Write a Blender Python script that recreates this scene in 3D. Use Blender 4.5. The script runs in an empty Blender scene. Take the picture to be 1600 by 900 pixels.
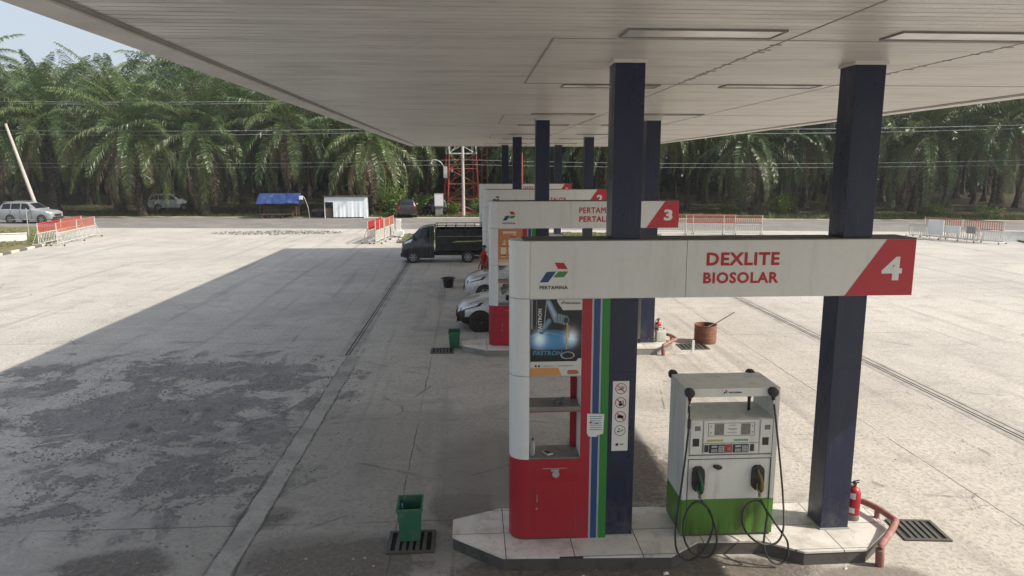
import bpy, bmesh, math, random
from math import sin, cos, pi, radians, sqrt, atan2
from mathutils import Vector, Matrix, noise as mnoise
random.seed(7)
S = bpy.context.scene
COL = S.collection
# ------------------------------------------------------------------ camera, sky, sun, exposure
CH = 4.75; FPX = 1110.0
PITCH = math.atan(188/FPX); YAW = math.atan(65/FPX*math.cos(PITCH))
cam = bpy.data.cameras.new('camera'); cam.lens = FPX/1600*36; cam.sensor_width = 36
cam.clip_start = 0.05; cam.clip_end = 2000
co = bpy.data.objects.new('camera', cam); COL.objects.link(co)
co.location = (0, 0, CH); co.rotation_euler = (pi/2-PITCH, 0, -YAW); S.camera = co
SUN = Vector((1.09, -0.33, 1.0)).normalized()
sun_el = math.asin(SUN.z); sun_az = atan2(SUN.x, SUN.y)
W = bpy.data.worlds.new('World'); S.world = W; W.use_nodes = True
wn = W.node_tree.nodes; wl = W.node_tree.links
sky = wn.new('ShaderNodeTexSky'); sky.sky_type = 'NISHITA'; sky.sun_disc = False
sky.sun_elevation = sun_el; sky.sun_rotation = sun_az
sky.air_density = 1.0; sky.dust_density = 4.5; sky.ozone_density = 1.5
hz = wn.new('ShaderNodeMix'); hz.data_type = 'RGBA'; hz.inputs[0].default_value = .42; hz.inputs[7].default_value = (5.2, 5.5, 5.8, 1)
wl.new(sky.outputs[0], hz.inputs[6]); wl.new(hz.outputs[2], wn['Background'].inputs[0]); wn['Background'].inputs[1].default_value = 0.12
sd = bpy.data.lights.new('sun', 'SUN'); sd.energy = 4.1; sd.angle = radians(0.6); sd.color = (1.0, .915, .80)
so = bpy.data.objects.new('sun', sd); COL.objects.link(so); so.rotation_euler = SUN.to_track_quat('Z', 'Y').to_euler()
so.location = (20, -10, 30)
S.view_settings.view_transform = 'Standard'; S.view_settings.look = 'None'
S.view_settings.gamma = 1; S.view_settings.exposure = 0.57
S.render.engine = 'CYCLES'

_f = Vector((sin(YAW)*cos(PITCH), cos(YAW)*cos(PITCH), -sin(PITCH)))
_r = Vector((cos(YAW), -sin(YAW), 0)); _u = _r.cross(_f)
def at(px, py, Y):
    d = _f + _r*(px-800)/FPX - _u*(py-450)/FPX
    return Vector((0, 0, CH)) + d*(Y/d.y)
# ------------------------------------------------------------------ materials
def srgb(h):
    c = [int(h[i:i+2], 16)/255 for i in (0, 2, 4)]
    return tuple(x/12.92 if x <= .04045 else ((x+.055)/1.055)**2.4 for x in c) + (1,)
class N:
    def __init__(s, name):
        s.m = bpy.data.materials.new(name); s.m.use_nodes = True
        s.t = s.m.node_tree; s.n = s.t.nodes; s.b = s.n['Principled BSDF']
    def new(s, typ, **kw):
        x = s.n.new(typ)
        for k, v in kw.items(): setattr(x, k, v)
        return x
    def set(s, sock, v):
        if hasattr(v, 'is_output'): s.t.links.new(v, sock)
        elif v is not None:
            if isinstance(v, (tuple, list)) and len(v) == 3 and sock.type == 'RGBA': v = tuple(v)+(1,)
            sock.default_value = v
    def pos(s, obj=True):
        c = s.new('ShaderNodeTexCoord'); return c.outputs['Object']
    def wpos(s): return s.new('ShaderNodeNewGeometry').outputs['Position']
    def mapp(s, v, sc=(1, 1, 1), loc=(0, 0, 0), rot=(0, 0, 0)):
        x = s.new('ShaderNodeMapping'); s.set(x.inputs[0], v); x.inputs[1].default_value = loc
        x.inputs[2].default_value = rot; x.inputs[3].default_value = sc; return x.outputs[0]
    def noise(s, v, scale, detail=4, rough=.6, dist=0):
        x = s.new('ShaderNodeTexNoise'); s.set(x.inputs['Vector'], v); x.inputs['Scale'].default_value = scale
        x.inputs['Detail'].default_value = detail; x.inputs['Roughness'].default_value = rough
        x.inputs['Distortion'].default_value = dist; return x.outputs['Fac']
    def vor(s, v, scale, feature='F1', out='Distance'):
        x = s.new('ShaderNodeTexVoronoi', feature=feature); s.set(x.inputs['Vector'], v); x.inputs['Scale'].default_value = scale
        return x.outputs[out]
    def math(s, op, a, b=0, c=0, clamp=False):
        x = s.new('ShaderNodeMath', operation=op, use_clamp=clamp)
        s.set(x.inputs[0], a); s.set(x.inputs[1], b); s.set(x.inputs[2], c); return x.outputs[0]
    def ramp(s, v, a, b, lo=0., hi=1., smooth=True):
        x = s.new('ShaderNodeMapRange'); x.interpolation_type = 'SMOOTHSTEP' if smooth else 'LINEAR'
        s.set(x.inputs[0], v); x.inputs[1].default_value = a; x.inputs[2].default_value = b
        x.inputs[3].default_value = lo; x.inputs[4].default_value = hi; return x.outputs[0]
    def mix(s, f, a, b, mode='MIX'):
        x = s.new('ShaderNodeMix', data_type='RGBA', blend_type=mode)
        s.set(x.inputs[0], f); s.set(x.inputs[6], a); s.set(x.inputs[7], b); return x.outputs[2]
    def bump(s, h, strength=.3, dist=.02, nrm=None):
        x = s.new('ShaderNodeBump'); s.set(x.inputs['Height'], h); x.inputs['Strength'].default_value = strength
        x.inputs['Distance'].default_value = dist
        if nrm: s.set(x.inputs['Normal'], nrm)
        return x.outputs[0]
    def out(s, col=None, rough=None, metal=None, nrm=None, spec=None):
        if col is not None: s.set(s.b.inputs['Base Color'], col)
        if rough is not None: s.set(s.b.inputs['Roughness'], rough)
        if metal is not None: s.set(s.b.inputs['Metallic'], metal)
        if nrm is not None: s.set(s.b.inputs['Normal'], nrm)
        if spec is not None: s.set(s.b.inputs['Specular IOR Level'], spec)
        return s.m
def paint(name, hexc, rough=.45, metal=0, dirt=.25, dirtcol=(.09, .08, .065), scale=3, bump=.04, spec=.5, streak=False):
    n = N(name); p = n.pos(); c = srgb(hexc) if isinstance(hexc, str) else tuple(hexc)+(1,)
    if streak: p2 = n.mapp(p, (3, 3, .35))
    else: p2 = p
    a = n.noise(p2, scale, 6, .65); b = n.noise(p, scale*9, 3, .6)
    f = n.ramp(a, .48, .78, 0, dirt)
    col = n.mix(f, c, dirtcol+(1,)); col = n.mix(n.ramp(b, .3, .7, 0, .12), col, tuple(x*.7 for x in c[:3])+(1,))
    r = n.ramp(a, .3, .7, rough-.07, min(1, rough+.15))
    return n.out(col, r, metal, n.bump(b, bump, .004), spec)
M = {}
M['white'] = paint('white_panel', (.63, .64, .62), .35, dirt=.16, scale=1.5, streak=True)
M['white2'] = paint('white_casing', (.68, .70, .70), .3, dirt=.14, scale=1.2, streak=True)
M['disp_white'] = paint('dispenser_white', (.63, .65, .61), .4, dirt=.3, scale=2.5, streak=True, dirtcol=(.12, .11, .085))
M['red'] = paint('red_paint', (.34, .018, .03), .38, dirt=.3, dirtcol=(.14, .04, .045), scale=2)
M['red_sign'] = paint('red_sign', (.42, .028, .042), .38, dirt=.12, dirtcol=(.25, .07, .07), scale=2)
M['red_ink'] = paint('red_ink', (.42, .018, .03), .5, dirt=.1)
M['blue_s'] = paint('blue_stripe', (.02, .06, .19), .4, dirt=.15)
M['green_s'] = paint('green_stripe', (.025, .20, .035), .4, dirt=.15)
M['blue_logo'] = paint('blue_logo', (.018, .06, .17), .4, dirt=.05)
M['green_logo'] = paint('green_logo', (.05, .22, .06), .4, dirt=.05)
M['black_ink'] = paint('black_ink', (.02, .02, .022), .5, dirt=0)
M['grey_ink'] = paint('grey_ink', (.18, .18, .19), .5, dirt=0)
M['black'] = paint('black_plastic', (.022, .022, .022), .45, dirt=.25, dirtcol=(.08, .075, .07), scale=6)
M['rubber'] = paint('black_rubber', (.028, .028, .028), .6, dirt=.35, dirtcol=(.10, .09, .08), scale=8)
M['steel'] = paint('steel', (.45, .45, .44), .35, metal=.9, dirt=.3)
M['galv'] = paint('galvanised', (.40, .41, .40), .55, metal=.4, dirt=.4)
M['topdark'] = paint('beam_cover', (.10, .098, .09), .8, dirt=.6, dirtcol=(.22, .2, .17), scale=2)
M['cgrey'] = paint('shelf_grey', (.20, .19, .18), .5, dirt=.5, dirtcol=(.07, .06, .055), scale=5)
M['redfade'] = paint('faded_red_pipe', (.27, .115, .10), .7, dirt=.95, dirtcol=(.36, .30, .28), scale=6)
M['bar_red'] = paint('barrier_red', (.42, .05, .045), .5, dirt=.25, dirtcol=(.3, .09, .06), scale=3)
M['bar_orange'] = paint('barrier_faded_red', (.42, .13, .08), .55, dirt=.35, dirtcol=(.35, .16, .1), scale=3)
M['bar_pink'] = paint('barrier_pinkish', (.36, .12, .09), .6, dirt=.5, dirtcol=(.3, .2, .17), scale=3)
M['bar_white'] = paint('barrier_white', (.50, .50, .47), .6, dirt=.5, dirtcol=(.3, .28, .24), scale=3)
M['wall_white'] = paint('whitewash', (.68, .69, .68), .8, dirt=.35, dirtcol=(.2, .2, .17), scale=2)
M['conc_grey'] = paint('grey_concrete', (.24, .235, .22), .9, dirt=.5, scale=2, bump=.3)
M['pole'] = paint('pole_concrete', (.42, .40, .36), .85, dirt=.3, scale=2, bump=.2)
M['iron'] = paint('drain_iron', (.10, .098, .09), .6, metal=.3, dirt=.5, dirtcol=(.17, .14, .11), scale=6)
M['pit'] = paint('pit_dark', (.008, .008, .008), .9, dirt=0)
M['bin_green'] = paint('bin_green', (.03, .13, .075), .55, dirt=.85, dirtcol=(.13, .20, .16), scale=5)
M['glass_c'] = paint('car_glass', (.012, .014, .016), .08, dirt=.1, bump=0)
M['c_silver'] = paint('car_silver', (.56, .58, .60), .28, metal=.3, dirt=.04, bump=0, scale=.8)
M['c_silver_sun'] = paint('silver_toned_for_sun', (.33, .345, .36), .3, metal=.3, dirt=.06, bump=0)  # car silver darkened in its colour to offset sunlight on the roadside SUV
M['c_white'] = paint('car_white', (.62, .63, .64), .28, dirt=.1, bump=0)
M['c_black'] = paint('car_black', (.016, .018, .019), .28, dirt=.25, dirtcol=(.04, .04, .038), bump=0)
M['lamp_g'] = paint('headlamp_glass', (.75, .80, .88), .08, metal=.2, dirt=0, bump=0)
for k_, c_ in (('c_silver', 1), ('c_white', 1), ('c_black', 1)):
    b_ = M[k_].node_tree.nodes['Principled BSDF']; b_.inputs['Coat Weight'].default_value = .8; b_.inputs['Coat Roughness'].default_value = .04
M['alloy_dark'] = paint('dark_alloy', (.09, .09, .095), .3, metal=.7, dirt=.2, bump=0)
M['tail'] = paint('tail_red', (.30, .01, .01), .2, dirt=0, bump=0)
M['blue_tarp'] = paint('blue_tarp', (.02, .045, .16), .5, dirt=.6, dirtcol=(.09, .12, .18), scale=1.3, bump=.3)
M['white_tarp'] = paint('white_tarp', (.68, .74, .78), .55, dirt=.25, dirtcol=(.32, .4, .45), scale=1.2, bump=.3)
M['wood'] = paint('old_wood', (.11, .08, .055), .8, dirt=.4, scale=5, bump=.3)
M['t_red'] = paint('tower_red', (.28, .05, .03), .5, dirt=.25, scale=1)
M['t_white'] = paint('tower_white', (.62, .62, .6), .5, dirt=.2, scale=1)
M['rust'] = paint('rusty_drum', (.20, .085, .055), .75, dirt=.8, dirtcol=(.30, .19, .13), scale=5, bump=.4)
M['can_white'] = paint('jerrycan_white', (.55, .57, .52), .4, dirt=.25)
M['skin'] = paint('skin', (.20, .10, .06), .5, dirt=0, bump=0)
M['hair'] = paint('hair', (.008, .007, .006), .5, dirt=0, bump=0)
M['shirt'] = paint('red_shirt', (.33, .012, .02), .85, dirt=.1, bump=.2)
M['trouser'] = paint('dark_trousers', (.02, .022, .03), .85, dirt=.1, bump=.2)
M['paper'] = paint('paper', (.68, .68, .66), .7, dirt=.1)
M['cyan_print'] = paint('cyan_print', (.08, .25, .38), .6, dirt=.2)
M['screen'] = paint('grey_screen', (.16, .155, .145), .2, dirt=.1, bump=0)
M['btn'] = paint('grey_buttons', (.45, .46, .46), .5, dirt=.1)
M['gold'] = paint('gold_nozzle', (.20, .15, .06), .45, metal=.3, dirt=.5, dirtcol=(.06, .05, .03), scale=8)
M['gnoz'] = paint('green_nozzle', (.018, .10, .045), .5, dirt=.5, dirtcol=(.03, .04, .03), scale=8)
M['yellow_s'] = paint('yellow_strip', (.36, .38, .08), .5, dirt=.2)
M['grn_txt'] = paint('green_text', (.05, .28, .16), .5, dirt=.0)
M['foot'] = paint('grime_strip', (.085, .082, .074), .9, dirt=.7, dirtcol=(.03, .028, .024), scale=4, bump=.3)
M['wire'] = paint('wire_grey', (.30, .31, .31), .6, dirt=0, bump=0)
M['weed'] = paint('shrub_stem', (.10, .08, .05), .9, dirt=.2)
def blue_col():
    n = N('navy_column'); p = n.pos()
    a = n.noise(n.mapp(p, (2, 2, .5)), 2, 6, .7); b = n.noise(p, 40, 3)
    col = n.mix(n.ramp(a, .45, .8, 0, .45), (.011, .017, .048, 1), (.030, .036, .060, 1))
    col = n.mix(n.ramp(b, .66, .72, 0, .5), col, (.07, .07, .09, 1))
    z = n.new('ShaderNodeSeparateXYZ'); n.set(z.inputs[0], p)
    dust = n.math('MULTIPLY', n.ramp(z.outputs[2], .95, .15), n.ramp(n.noise(p, 7, 5, .7), .35, .7)); col = n.mix(n.math('MULTIPLY', dust, .55), col, (.12, .11, .10, 1))
    scr = n.noise(n.mapp(p, (30, 30, 1.2)), 1.5, 3, .6); col = n.mix(n.ramp(scr, .64, .7, 0, .25), col, (.10, .10, .13, 1))
    return n.out(col, n.ramp(a, .3, .7, .25, .45), 0, n.bump(n.math('ADD', a, n.math('MULTIPLY', n.noise(p, 1.5, 2), 2)), .06, .03))
M['navy'] = blue_col()
def green_disp():
    n = N('dispenser_green'); p = n.pos()
    a = n.noise(n.mapp(p, (6, 6, .6)), 2, 6, .7); z = n.new('ShaderNodeSeparateXYZ'); n.set(z.inputs[0], p)
    st = n.math('MULTIPLY', n.ramp(z.outputs[2], .40, .02, 0, 1), n.ramp(a, .42, .6, .1, 1))
    x = n.math('SUBTRACT', z.outputs[0], .86); x = n.math('ABSOLUTE', x)
    st2 = n.math('MULTIPLY', n.ramp(x, .26, .05, 0, 1), n.ramp(a, .35, .55, 0, .95))
    st = n.math('MAXIMUM', n.math('MULTIPLY', st, .75), n.math('MULTIPLY', st2, n.ramp(z.outputs[2], .55, .3, 0, .9)))
    col = n.mix(st, (.075, .20, .025, 1), (.035, .032, .014, 1))
    return n.out(col, .4, 0, n.bump(a, .05, .01))
M['disp_green'] = green_disp()
def tile():
    n = N('island_tiles'); p = n.pos()
    br = n.new('ShaderNodeTexBrick'); n.set(br.inputs['Vector'], n.mapp(p, (1, 1, 1), (-.34, -.56, 0)))
    br.offset = 0; br.inputs['Scale'].default_value = 1; br.inputs['Mortar Size'].default_value = .006
    br.inputs['Brick Width'].default_value = .82; br.inputs['Row Height'].default_value = .6
    br.inputs['Color1'].default_value = (.66, .64, .60, 1); br.inputs['Color2'].default_value = (.60, .58, .54, 1)
    br.inputs['Mortar'].default_value = (.04, .035, .03, 1)
    a = n.noise(p, 1.6, 7, .7, .5); b = n.noise(p, 9, 5, .7)
    col = n.mix(n.ramp(a, .45, .72, 0, .6), br.outputs[0], (.17, .145, .12, 1))
    col = n.mix(n.ramp(b, .55, .75, 0, .45), col, (.20, .17, .14, 1))
    return n.out(col, n.ramp(b, .3, .7, .3, .6), 0, n.bump(n.math('SUBTRACT', b, n.math('MULTIPLY', br.outputs['Fac'], 3)), .15, .006))
M['tile'] = tile()
def kerb_stripe():
    n = N('kerb_paint'); p = n.pos(); s = n.new('ShaderNodeSeparateXYZ'); n.set(s.inputs[0], p)
    w = n.math('FRACT', n.math('MULTIPLY', s.outputs[0], .55)); w = n.ramp(w, .49, .51, 0, 1)
    a = n.noise(p, 2.5, 6, .7)
    col = n.mix(w, (.10, .10, .09, 1), (.50, .49, .42, 1)); col = n.mix(n.ramp(a, .5, .7, 0, .6), col, (.22, .22, .17, 1))
    return n.out(col, .85, 0, n.bump(a, .3, .02))
M['kerb'] = kerb_stripe()
def ceiling():
    n = N('ceiling_panels'); p = n.pos()
    a = n.noise(n.mapp(p, (.5, 2.2, 1)), 1.2, 5, .65); b = n.noise(p, .35, 4, .6)
    s = n.new('ShaderNodeSeparateXYZ'); n.set(s.inputs[0], p)
    pl = n.math('FLOOR', n.math('DIVIDE', s.outputs[1], .15)); wn_ = n.new('ShaderNodeTexWhiteNoise', noise_dimensions='1D'); n.set(wn_.inputs['W'], pl)
    col = n.mix(n.ramp(wn_.outputs[0], 0, 1, 0, .5), (.64, .62, .585, 1), (.55, .53, .50, 1))
    col = n.mix(n.ramp(a, .48, .72, 0, .6), col, (.40, .36, .31, 1)); rs = n.noise(n.mapp(p, (.8, 1.6, 1), (4, 2, 0)), 1.6, 8, .75, .6); col = n.mix(n.ramp(rs, .60, .70, 0, .45), col, (.36, .27, .19, 1)); col = n.mix(n.ramp(b, .5, .75, 0, .3), col, (.42, .39, .35, 1))
    return n.out(col, n.ramp(a, .3, .7, .3, .45), 0, n.bump(a, .03, .02), .5)
M['ceil'] = ceiling()
M['groove'] = paint('ceiling_groove', (.26, .25, .235), .8, dirt=.3)
M['seam'] = paint('ceiling_seam', (.30, .285, .26), .7, dirt=.4)
M['fascia'] = paint('fascia_white', (.62, .60, .56), .45, dirt=.3, scale=1.2, dirtcol=(.3, .27, .22))
M['lens'] = paint('lamp_lens', (.66, .65, .62), .10, dirt=.3, scale=2, bump=0)
def forecourt():
    n = N('forecourt_concrete'); p = n.wpos(); s = n.new('ShaderNodeSeparateXYZ'); n.set(s.inputs[0], p); X, Y = s.outputs[0], s.outputs[1]
    big = n.noise(p, .16, 6, .62, .3); mid = n.noise(p, .9, 7, .68, .6); fine = n.noise(p, 14, 5, .7); grit = n.noise(p, 70, 3, .7)
    streak = n.noise(n.mapp(p, (.25, 2.4, 1), rot=(0, 0, .12)), 1.0, 6, .7, .5)
    col = n.mix(n.ramp(big, .35, .68), (.50, .475, .43, 1), (.40, .382, .35, 1))
    col = n.mix(n.ramp(mid, .45, .70, 0, .5), col, (.30, .285, .26, 1))
    col = n.mix(n.ramp(streak, .5, .72, 0, .55), col, (.53, .495, .44, 1))
    col = n.mix(n.ramp(fine, .45, .66, 0, .55), col, (.20, .19, .172, 1))
    col = n.mix(n.ramp(grit, .54, .66, 0, .42), col, (.13, .125, .12, 1))
    def ell(cx, cy, rx, ry, k=.9):
        dx = n.math('DIVIDE', n.math('SUBTRACT', X, cx), rx); dy = n.math('DIVIDE', n.math('SUBTRACT', Y, cy), ry)
        d = n.math('SQRT', n.math('ADD', n.math('MULTIPLY', dx, dx), n.math('MULTIPLY', dy, dy)))
        d = n.math('ADD', d, n.math('MULTIPLY', n.math('SUBTRACT', mid, .5), k*1.6)); d = n.math('ADD', d, n.math('MULTIPLY', n.math('SUBTRACT', fine, .5), k*.7))
        return n.ramp(d, 1.08, .72)
    # worn asphalt-grey patches with broken surface
    env = n.math('MAXIMUM', ell(-6.0, 14.4, 3.6, 3.6, 1.6), ell(-5.0, 10.4, 2.6, 1.6, 1.6))
    env = n.math('MAXIMUM', env, ell(-8.6, 16.5, 2.4, 2.2, 1.6))
    pt = n.noise(n.mapp(p, (1, .9, 1), (3.1, 1.7, 0)), .85, 9, .74, .5)
    core = n.math('MAXIMUM', ell(-6.4, 13.6, 1.9, 1.5, 1.3), n.math('MAXIMUM', ell(-3.8, 12.7, .5, .8, 1.3), ell(-5.8, 16.7, 2.4, .7, 1.3)))
    rough = n.math('MULTIPLY', env, n.ramp(n.math('ADD', pt, n.math('ADD', n.math('MULTIPLY', core, .16), n.math('MULTIPLY', n.math('SUBTRACT', fine, .5), .22))), .49, .57))
    pale = n.math('MULTIPLY', env, n.ramp(n.noise(n.mapp(p, (1, 1, 1), (9, 4, 0)), 1.1, 8, .75, .4), .53, .62)); col = n.mix(n.math('MULTIPLY', pale, .55), col, (.43, .42, .39, 1))
    rough = n.math('MULTIPLY', rough, n.math('SUBTRACT', 1, n.math('MULTIPLY', pale, .6)))
    tracks = n.noise(n.mapp(p, (1.5, .05, 1), rot=(0, 0, .03)), 1.3, 5, .6, .2); col = n.mix(n.ramp(tracks, .52, .70, 0, .42), col, (.20, .195, .185, 1))
    tr2 = n.noise(n.mapp(p, (.5, 1.6, 1), rot=(0, 0, .7)), .9, 6, .7, 1.2); col = n.mix(n.ramp(tr2, .56, .70, 0, .35), col, (.24, .23, .215, 1))
    rubble = ell(-14.2, 53.2, 3.6, 1.3, 1.0); rough = n.math('MAXIMUM', rough, n.math('MULTIPLY', rubble, .8))
    gc = n.vor(n.mix(.0, n.mapp(p, (1,1,1)), (0,0,0,1)) if False else p, 55, out='Color'); gg = n.new('ShaderNodeSeparateColor'); n.set(gg.inputs[0], gc)
    gcol = n.mix(n.ramp(gg.outputs[0], .5, 1.0), (.085, .088, .095, 1), (.25, .25, .25, 1)); gcol = n.mix(n.ramp(n.noise(p, 2.2, 6, .75), .42, .62, 0, .6), gcol, (.27, .265, .25, 1))
    grime = ell(-1.5, 10.5, 5.5, 4.0, 1.3); col = n.mix(n.math('MULTIPLY', grime, .42), col, (.17, .16, .145, 1))
    dust = n.noise(n.mapp(p, (1, 1.5, 1)), 2.6, 8, .78, .8); col = n.mix(n.ramp(dust, .53, .68, 0, .26), col, (.16, .152, .14, 1))
    col = n.mix(n.math('MULTIPLY', rough, .62), col, gcol)
    # oil and water stains
    oil = ell(2.2, 7.62, 2.3, .42, .6)
    for e, k in (((.9, 7.75, 1.5, .4), .9), ((4.6, 7.4, .8, .3), .8), ((-4.3, 8.1, .7, .45), 1), ((-1.7, 8.1, 1.3, .6), .9), ((-2.0, 8.1, 1.2, .8), .55), ((.3, 10.8, 1.0, 1.6), .45), ((2.3, 10.6, 1.0, 1.5), 1), ((-.1, 9.4, .5, .6), .7), ((4.2, 14.0, 1.8, .9), .16), ((-2.9, 9.3, .45, .4), .6), ((.3, 22.6, 1.2, .7), .5), ((.4, 30, 1.6, .8), .5), ((4.3, 7.1, 1.2, .5), .5), ((1.6, 20.7, 1.6, .9), .6)):
        oil = n.math('MAXIMUM', oil, n.math('MULTIPLY', ell(*e), k))
    col = n.mix(n.math('MULTIPLY', oil, .78), col, n.mix(n.ramp(fine, .45, .6), (.05, .042, .034, 1), (.14, .11, .085, 1)))
    # joints
    wob = n.math('MULTIPLY', n.math('SUBTRACT', n.noise(p, 1.3, 5, .7), .5), .09)
    def jl(v, c, w): return n.ramp(n.math('ABSOLUTE', n.math('ADD', n.math('SUBTRACT', v, c), wob)), w, w*.35)
    j = n.math('MULTIPLY', jl(X, -1.03, .012), n.ramp(n.noise(p, .6, 4), .4, .6, .25, .7))
    for c in (7.38, 13.6, -9.5, -16.0): j = n.math('MAXIMUM', j, n.math('MULTIPLY', jl(X, c, .016), n.ramp(n.noise(p, .5, 4), .4, .6, .15, .7)))
    for c in (9.08, 19.6, 29.5, 39.0): j = n.math('MAXIMUM', j, n.math('MULTIPLY', jl(Y, c, .014), n.ramp(n.noise(p, .4, 4), .42, .6, .1, .65)))
    crack = n.vor(n.mapp(p, (.22, .3, 1)), 1, 'DISTANCE_TO_EDGE')
    cr = n.ramp(n.math('ADD', crack, n.math('MULTIPLY', n.math('SUBTRACT', fine, .5), .02)), .006, .001)
    j = n.math('MAXIMUM', j, n.math('MULTIPLY', cr, n.ramp(mid, .48, .62, 0, .45)))
    col = n.mix(n.math('MULTIPLY', j, .8), col, (.07, .065, .06, 1))
    h = n.math('ADD', n.math('MULTIPLY', mid, .5), n.math('ADD', n.math('MULTIPLY', fine, .3), n.math('MULTIPLY', grit, .12)))
    h = n.math('ADD', h, n.math('MULTIPLY', n.math('MULTIPLY', gg.outputs[1], rough), .8)); h = n.math('SUBTRACT', h, n.math('MULTIPLY', j, .6))
    return n.out(col, n.math('SUBTRACT', .9, n.math('MULTIPLY', oil, .35)), 0, n.bump(h, .9, .06), .3)
M['forecourt'] = forecourt()
def soil():
    n = N('plantation_soil'); p = n.wpos(); a = n.noise(p, .25, 6, .7); b = n.noise(p, 2.5, 6, .7)
    col = n.mix(n.ramp(a, .42, .58), (.065, .045, .03, 1), (.035, .05, .016, 1)); col = n.mix(n.ramp(b, .5, .7, 0, .7), col, (.20, .14, .08, 1))
    return n.out(col, .95, 0, n.bump(b, .6, .1), .2)
M['soil'] = soil()
def asphalt():
    n = N('road_asphalt'); p = n.wpos(); a = n.noise(p, .4, 6, .7); b = n.noise(p, 12, 4, .7)
    col = n.mix(n.ramp(a, .35, .7), (.16, .155, .145, 1), (.23, .22, .205, 1)); col = n.mix(n.ramp(b, .5, .7, 0, .5), col, (.09, .088, .085, 1))
    return n.out(col, .9, 0, n.bump(b, .3, .02), .3)
M['asphalt'] = asphalt()
def shoulder():
    n = N('sandy_shoulder'); p = n.wpos(); a = n.noise(p, .8, 6, .7)
    return n.out(n.mix(n.ramp(a, .4, .65), (.48, .43, .34, 1), (.30, .26, .19, 1)), .95, 0, n.bump(a, .3, .05), .2)
M['shoulder'] = shoulder()
def turf():
    n = N('verge_turf'); p = n.wpos(); a = n.noise(p, 1.2, 6, .7)
    return n.out(n.mix(n.ramp(a, .38, .62), (.085, .12, .035, 1), (.20, .15, .09, 1)), .95, 0, n.bump(a, .5, .05), .2)
M['turf'] = turf()
def cement():
    n = N('cement_repair'); p = n.wpos(); a = n.noise(p, 1.4, 7, .7); b = n.noise(p, 18, 4, .7)
    col = n.mix(n.ramp(a, .4, .65), (.36, .345, .315, 1), (.25, .24, .22, 1)); col = n.mix(n.ramp(b, .5, .7, 0, .4), col, (.17, .17, .16, 1))
    return n.out(col, .9, 0, n.bump(b, .5, .03), .3)
M['cement'] = cement()
def leafmat(name, c1, c2, rough=.38, trans=.18):
    n = N(name); at_ = n.new('ShaderNodeAttribute', attribute_name='tone'); oi = n.new('ShaderNodeObjectInfo')
    col = n.mix(at_.outputs['Fac'], c1, c2); col = n.mix(n.ramp(oi.outputs['Random'], 0, 1, 0, .35, False), col, tuple(x*.6 for x in c1[:3])+(1,))
    n.out(col, rough, 0, None, .5)
    tr = n.new('ShaderNodeBsdfTranslucent'); n.set(tr.inputs[0], n.mix(.3, col, (.25, .30, .03, 1)))
    mx = n.new('ShaderNodeMixShader'); mx.inputs[0].default_value = trans
    n.t.links.new(n.b.outputs[0], mx.inputs[1]); n.t.links.new(tr.outputs[0], mx.inputs[2])
    n.t.links.new(mx.outputs[0], n.n['Material Output'].inputs[0]); return n.m
M['palm'] = leafmat('palm_leaf', (.040, .088, .026, 1), (.22, .25, .09, 1))
M['deadfrond'] = leafmat('dead_frond', (.16, .115, .065, 1), (.30, .25, .17, 1), .7, .1)
M['leaf'] = leafmat('shrub_leaf', (.06, .12, .02, 1), (.15, .22, .045, 1), .5, .25)
M['grassb'] = leafmat('grass_blade', (.07, .13, .025, 1), (.22, .23, .08, 1), .6, .2)
def trunkm():
    n = N('palm_trunk'); p = n.pos(); a = n.noise(n.mapp(p, (3, 3, 5)), 1.5, 6, .7)
    return n.out(n.mix(n.ramp(a, .35, .65), (.035, .03, .022, 1), (.14, .12, .09, 1)), .95, 0, n.bump(a, .8, .15), .2)
M['trunk'] = trunkm()
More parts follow.
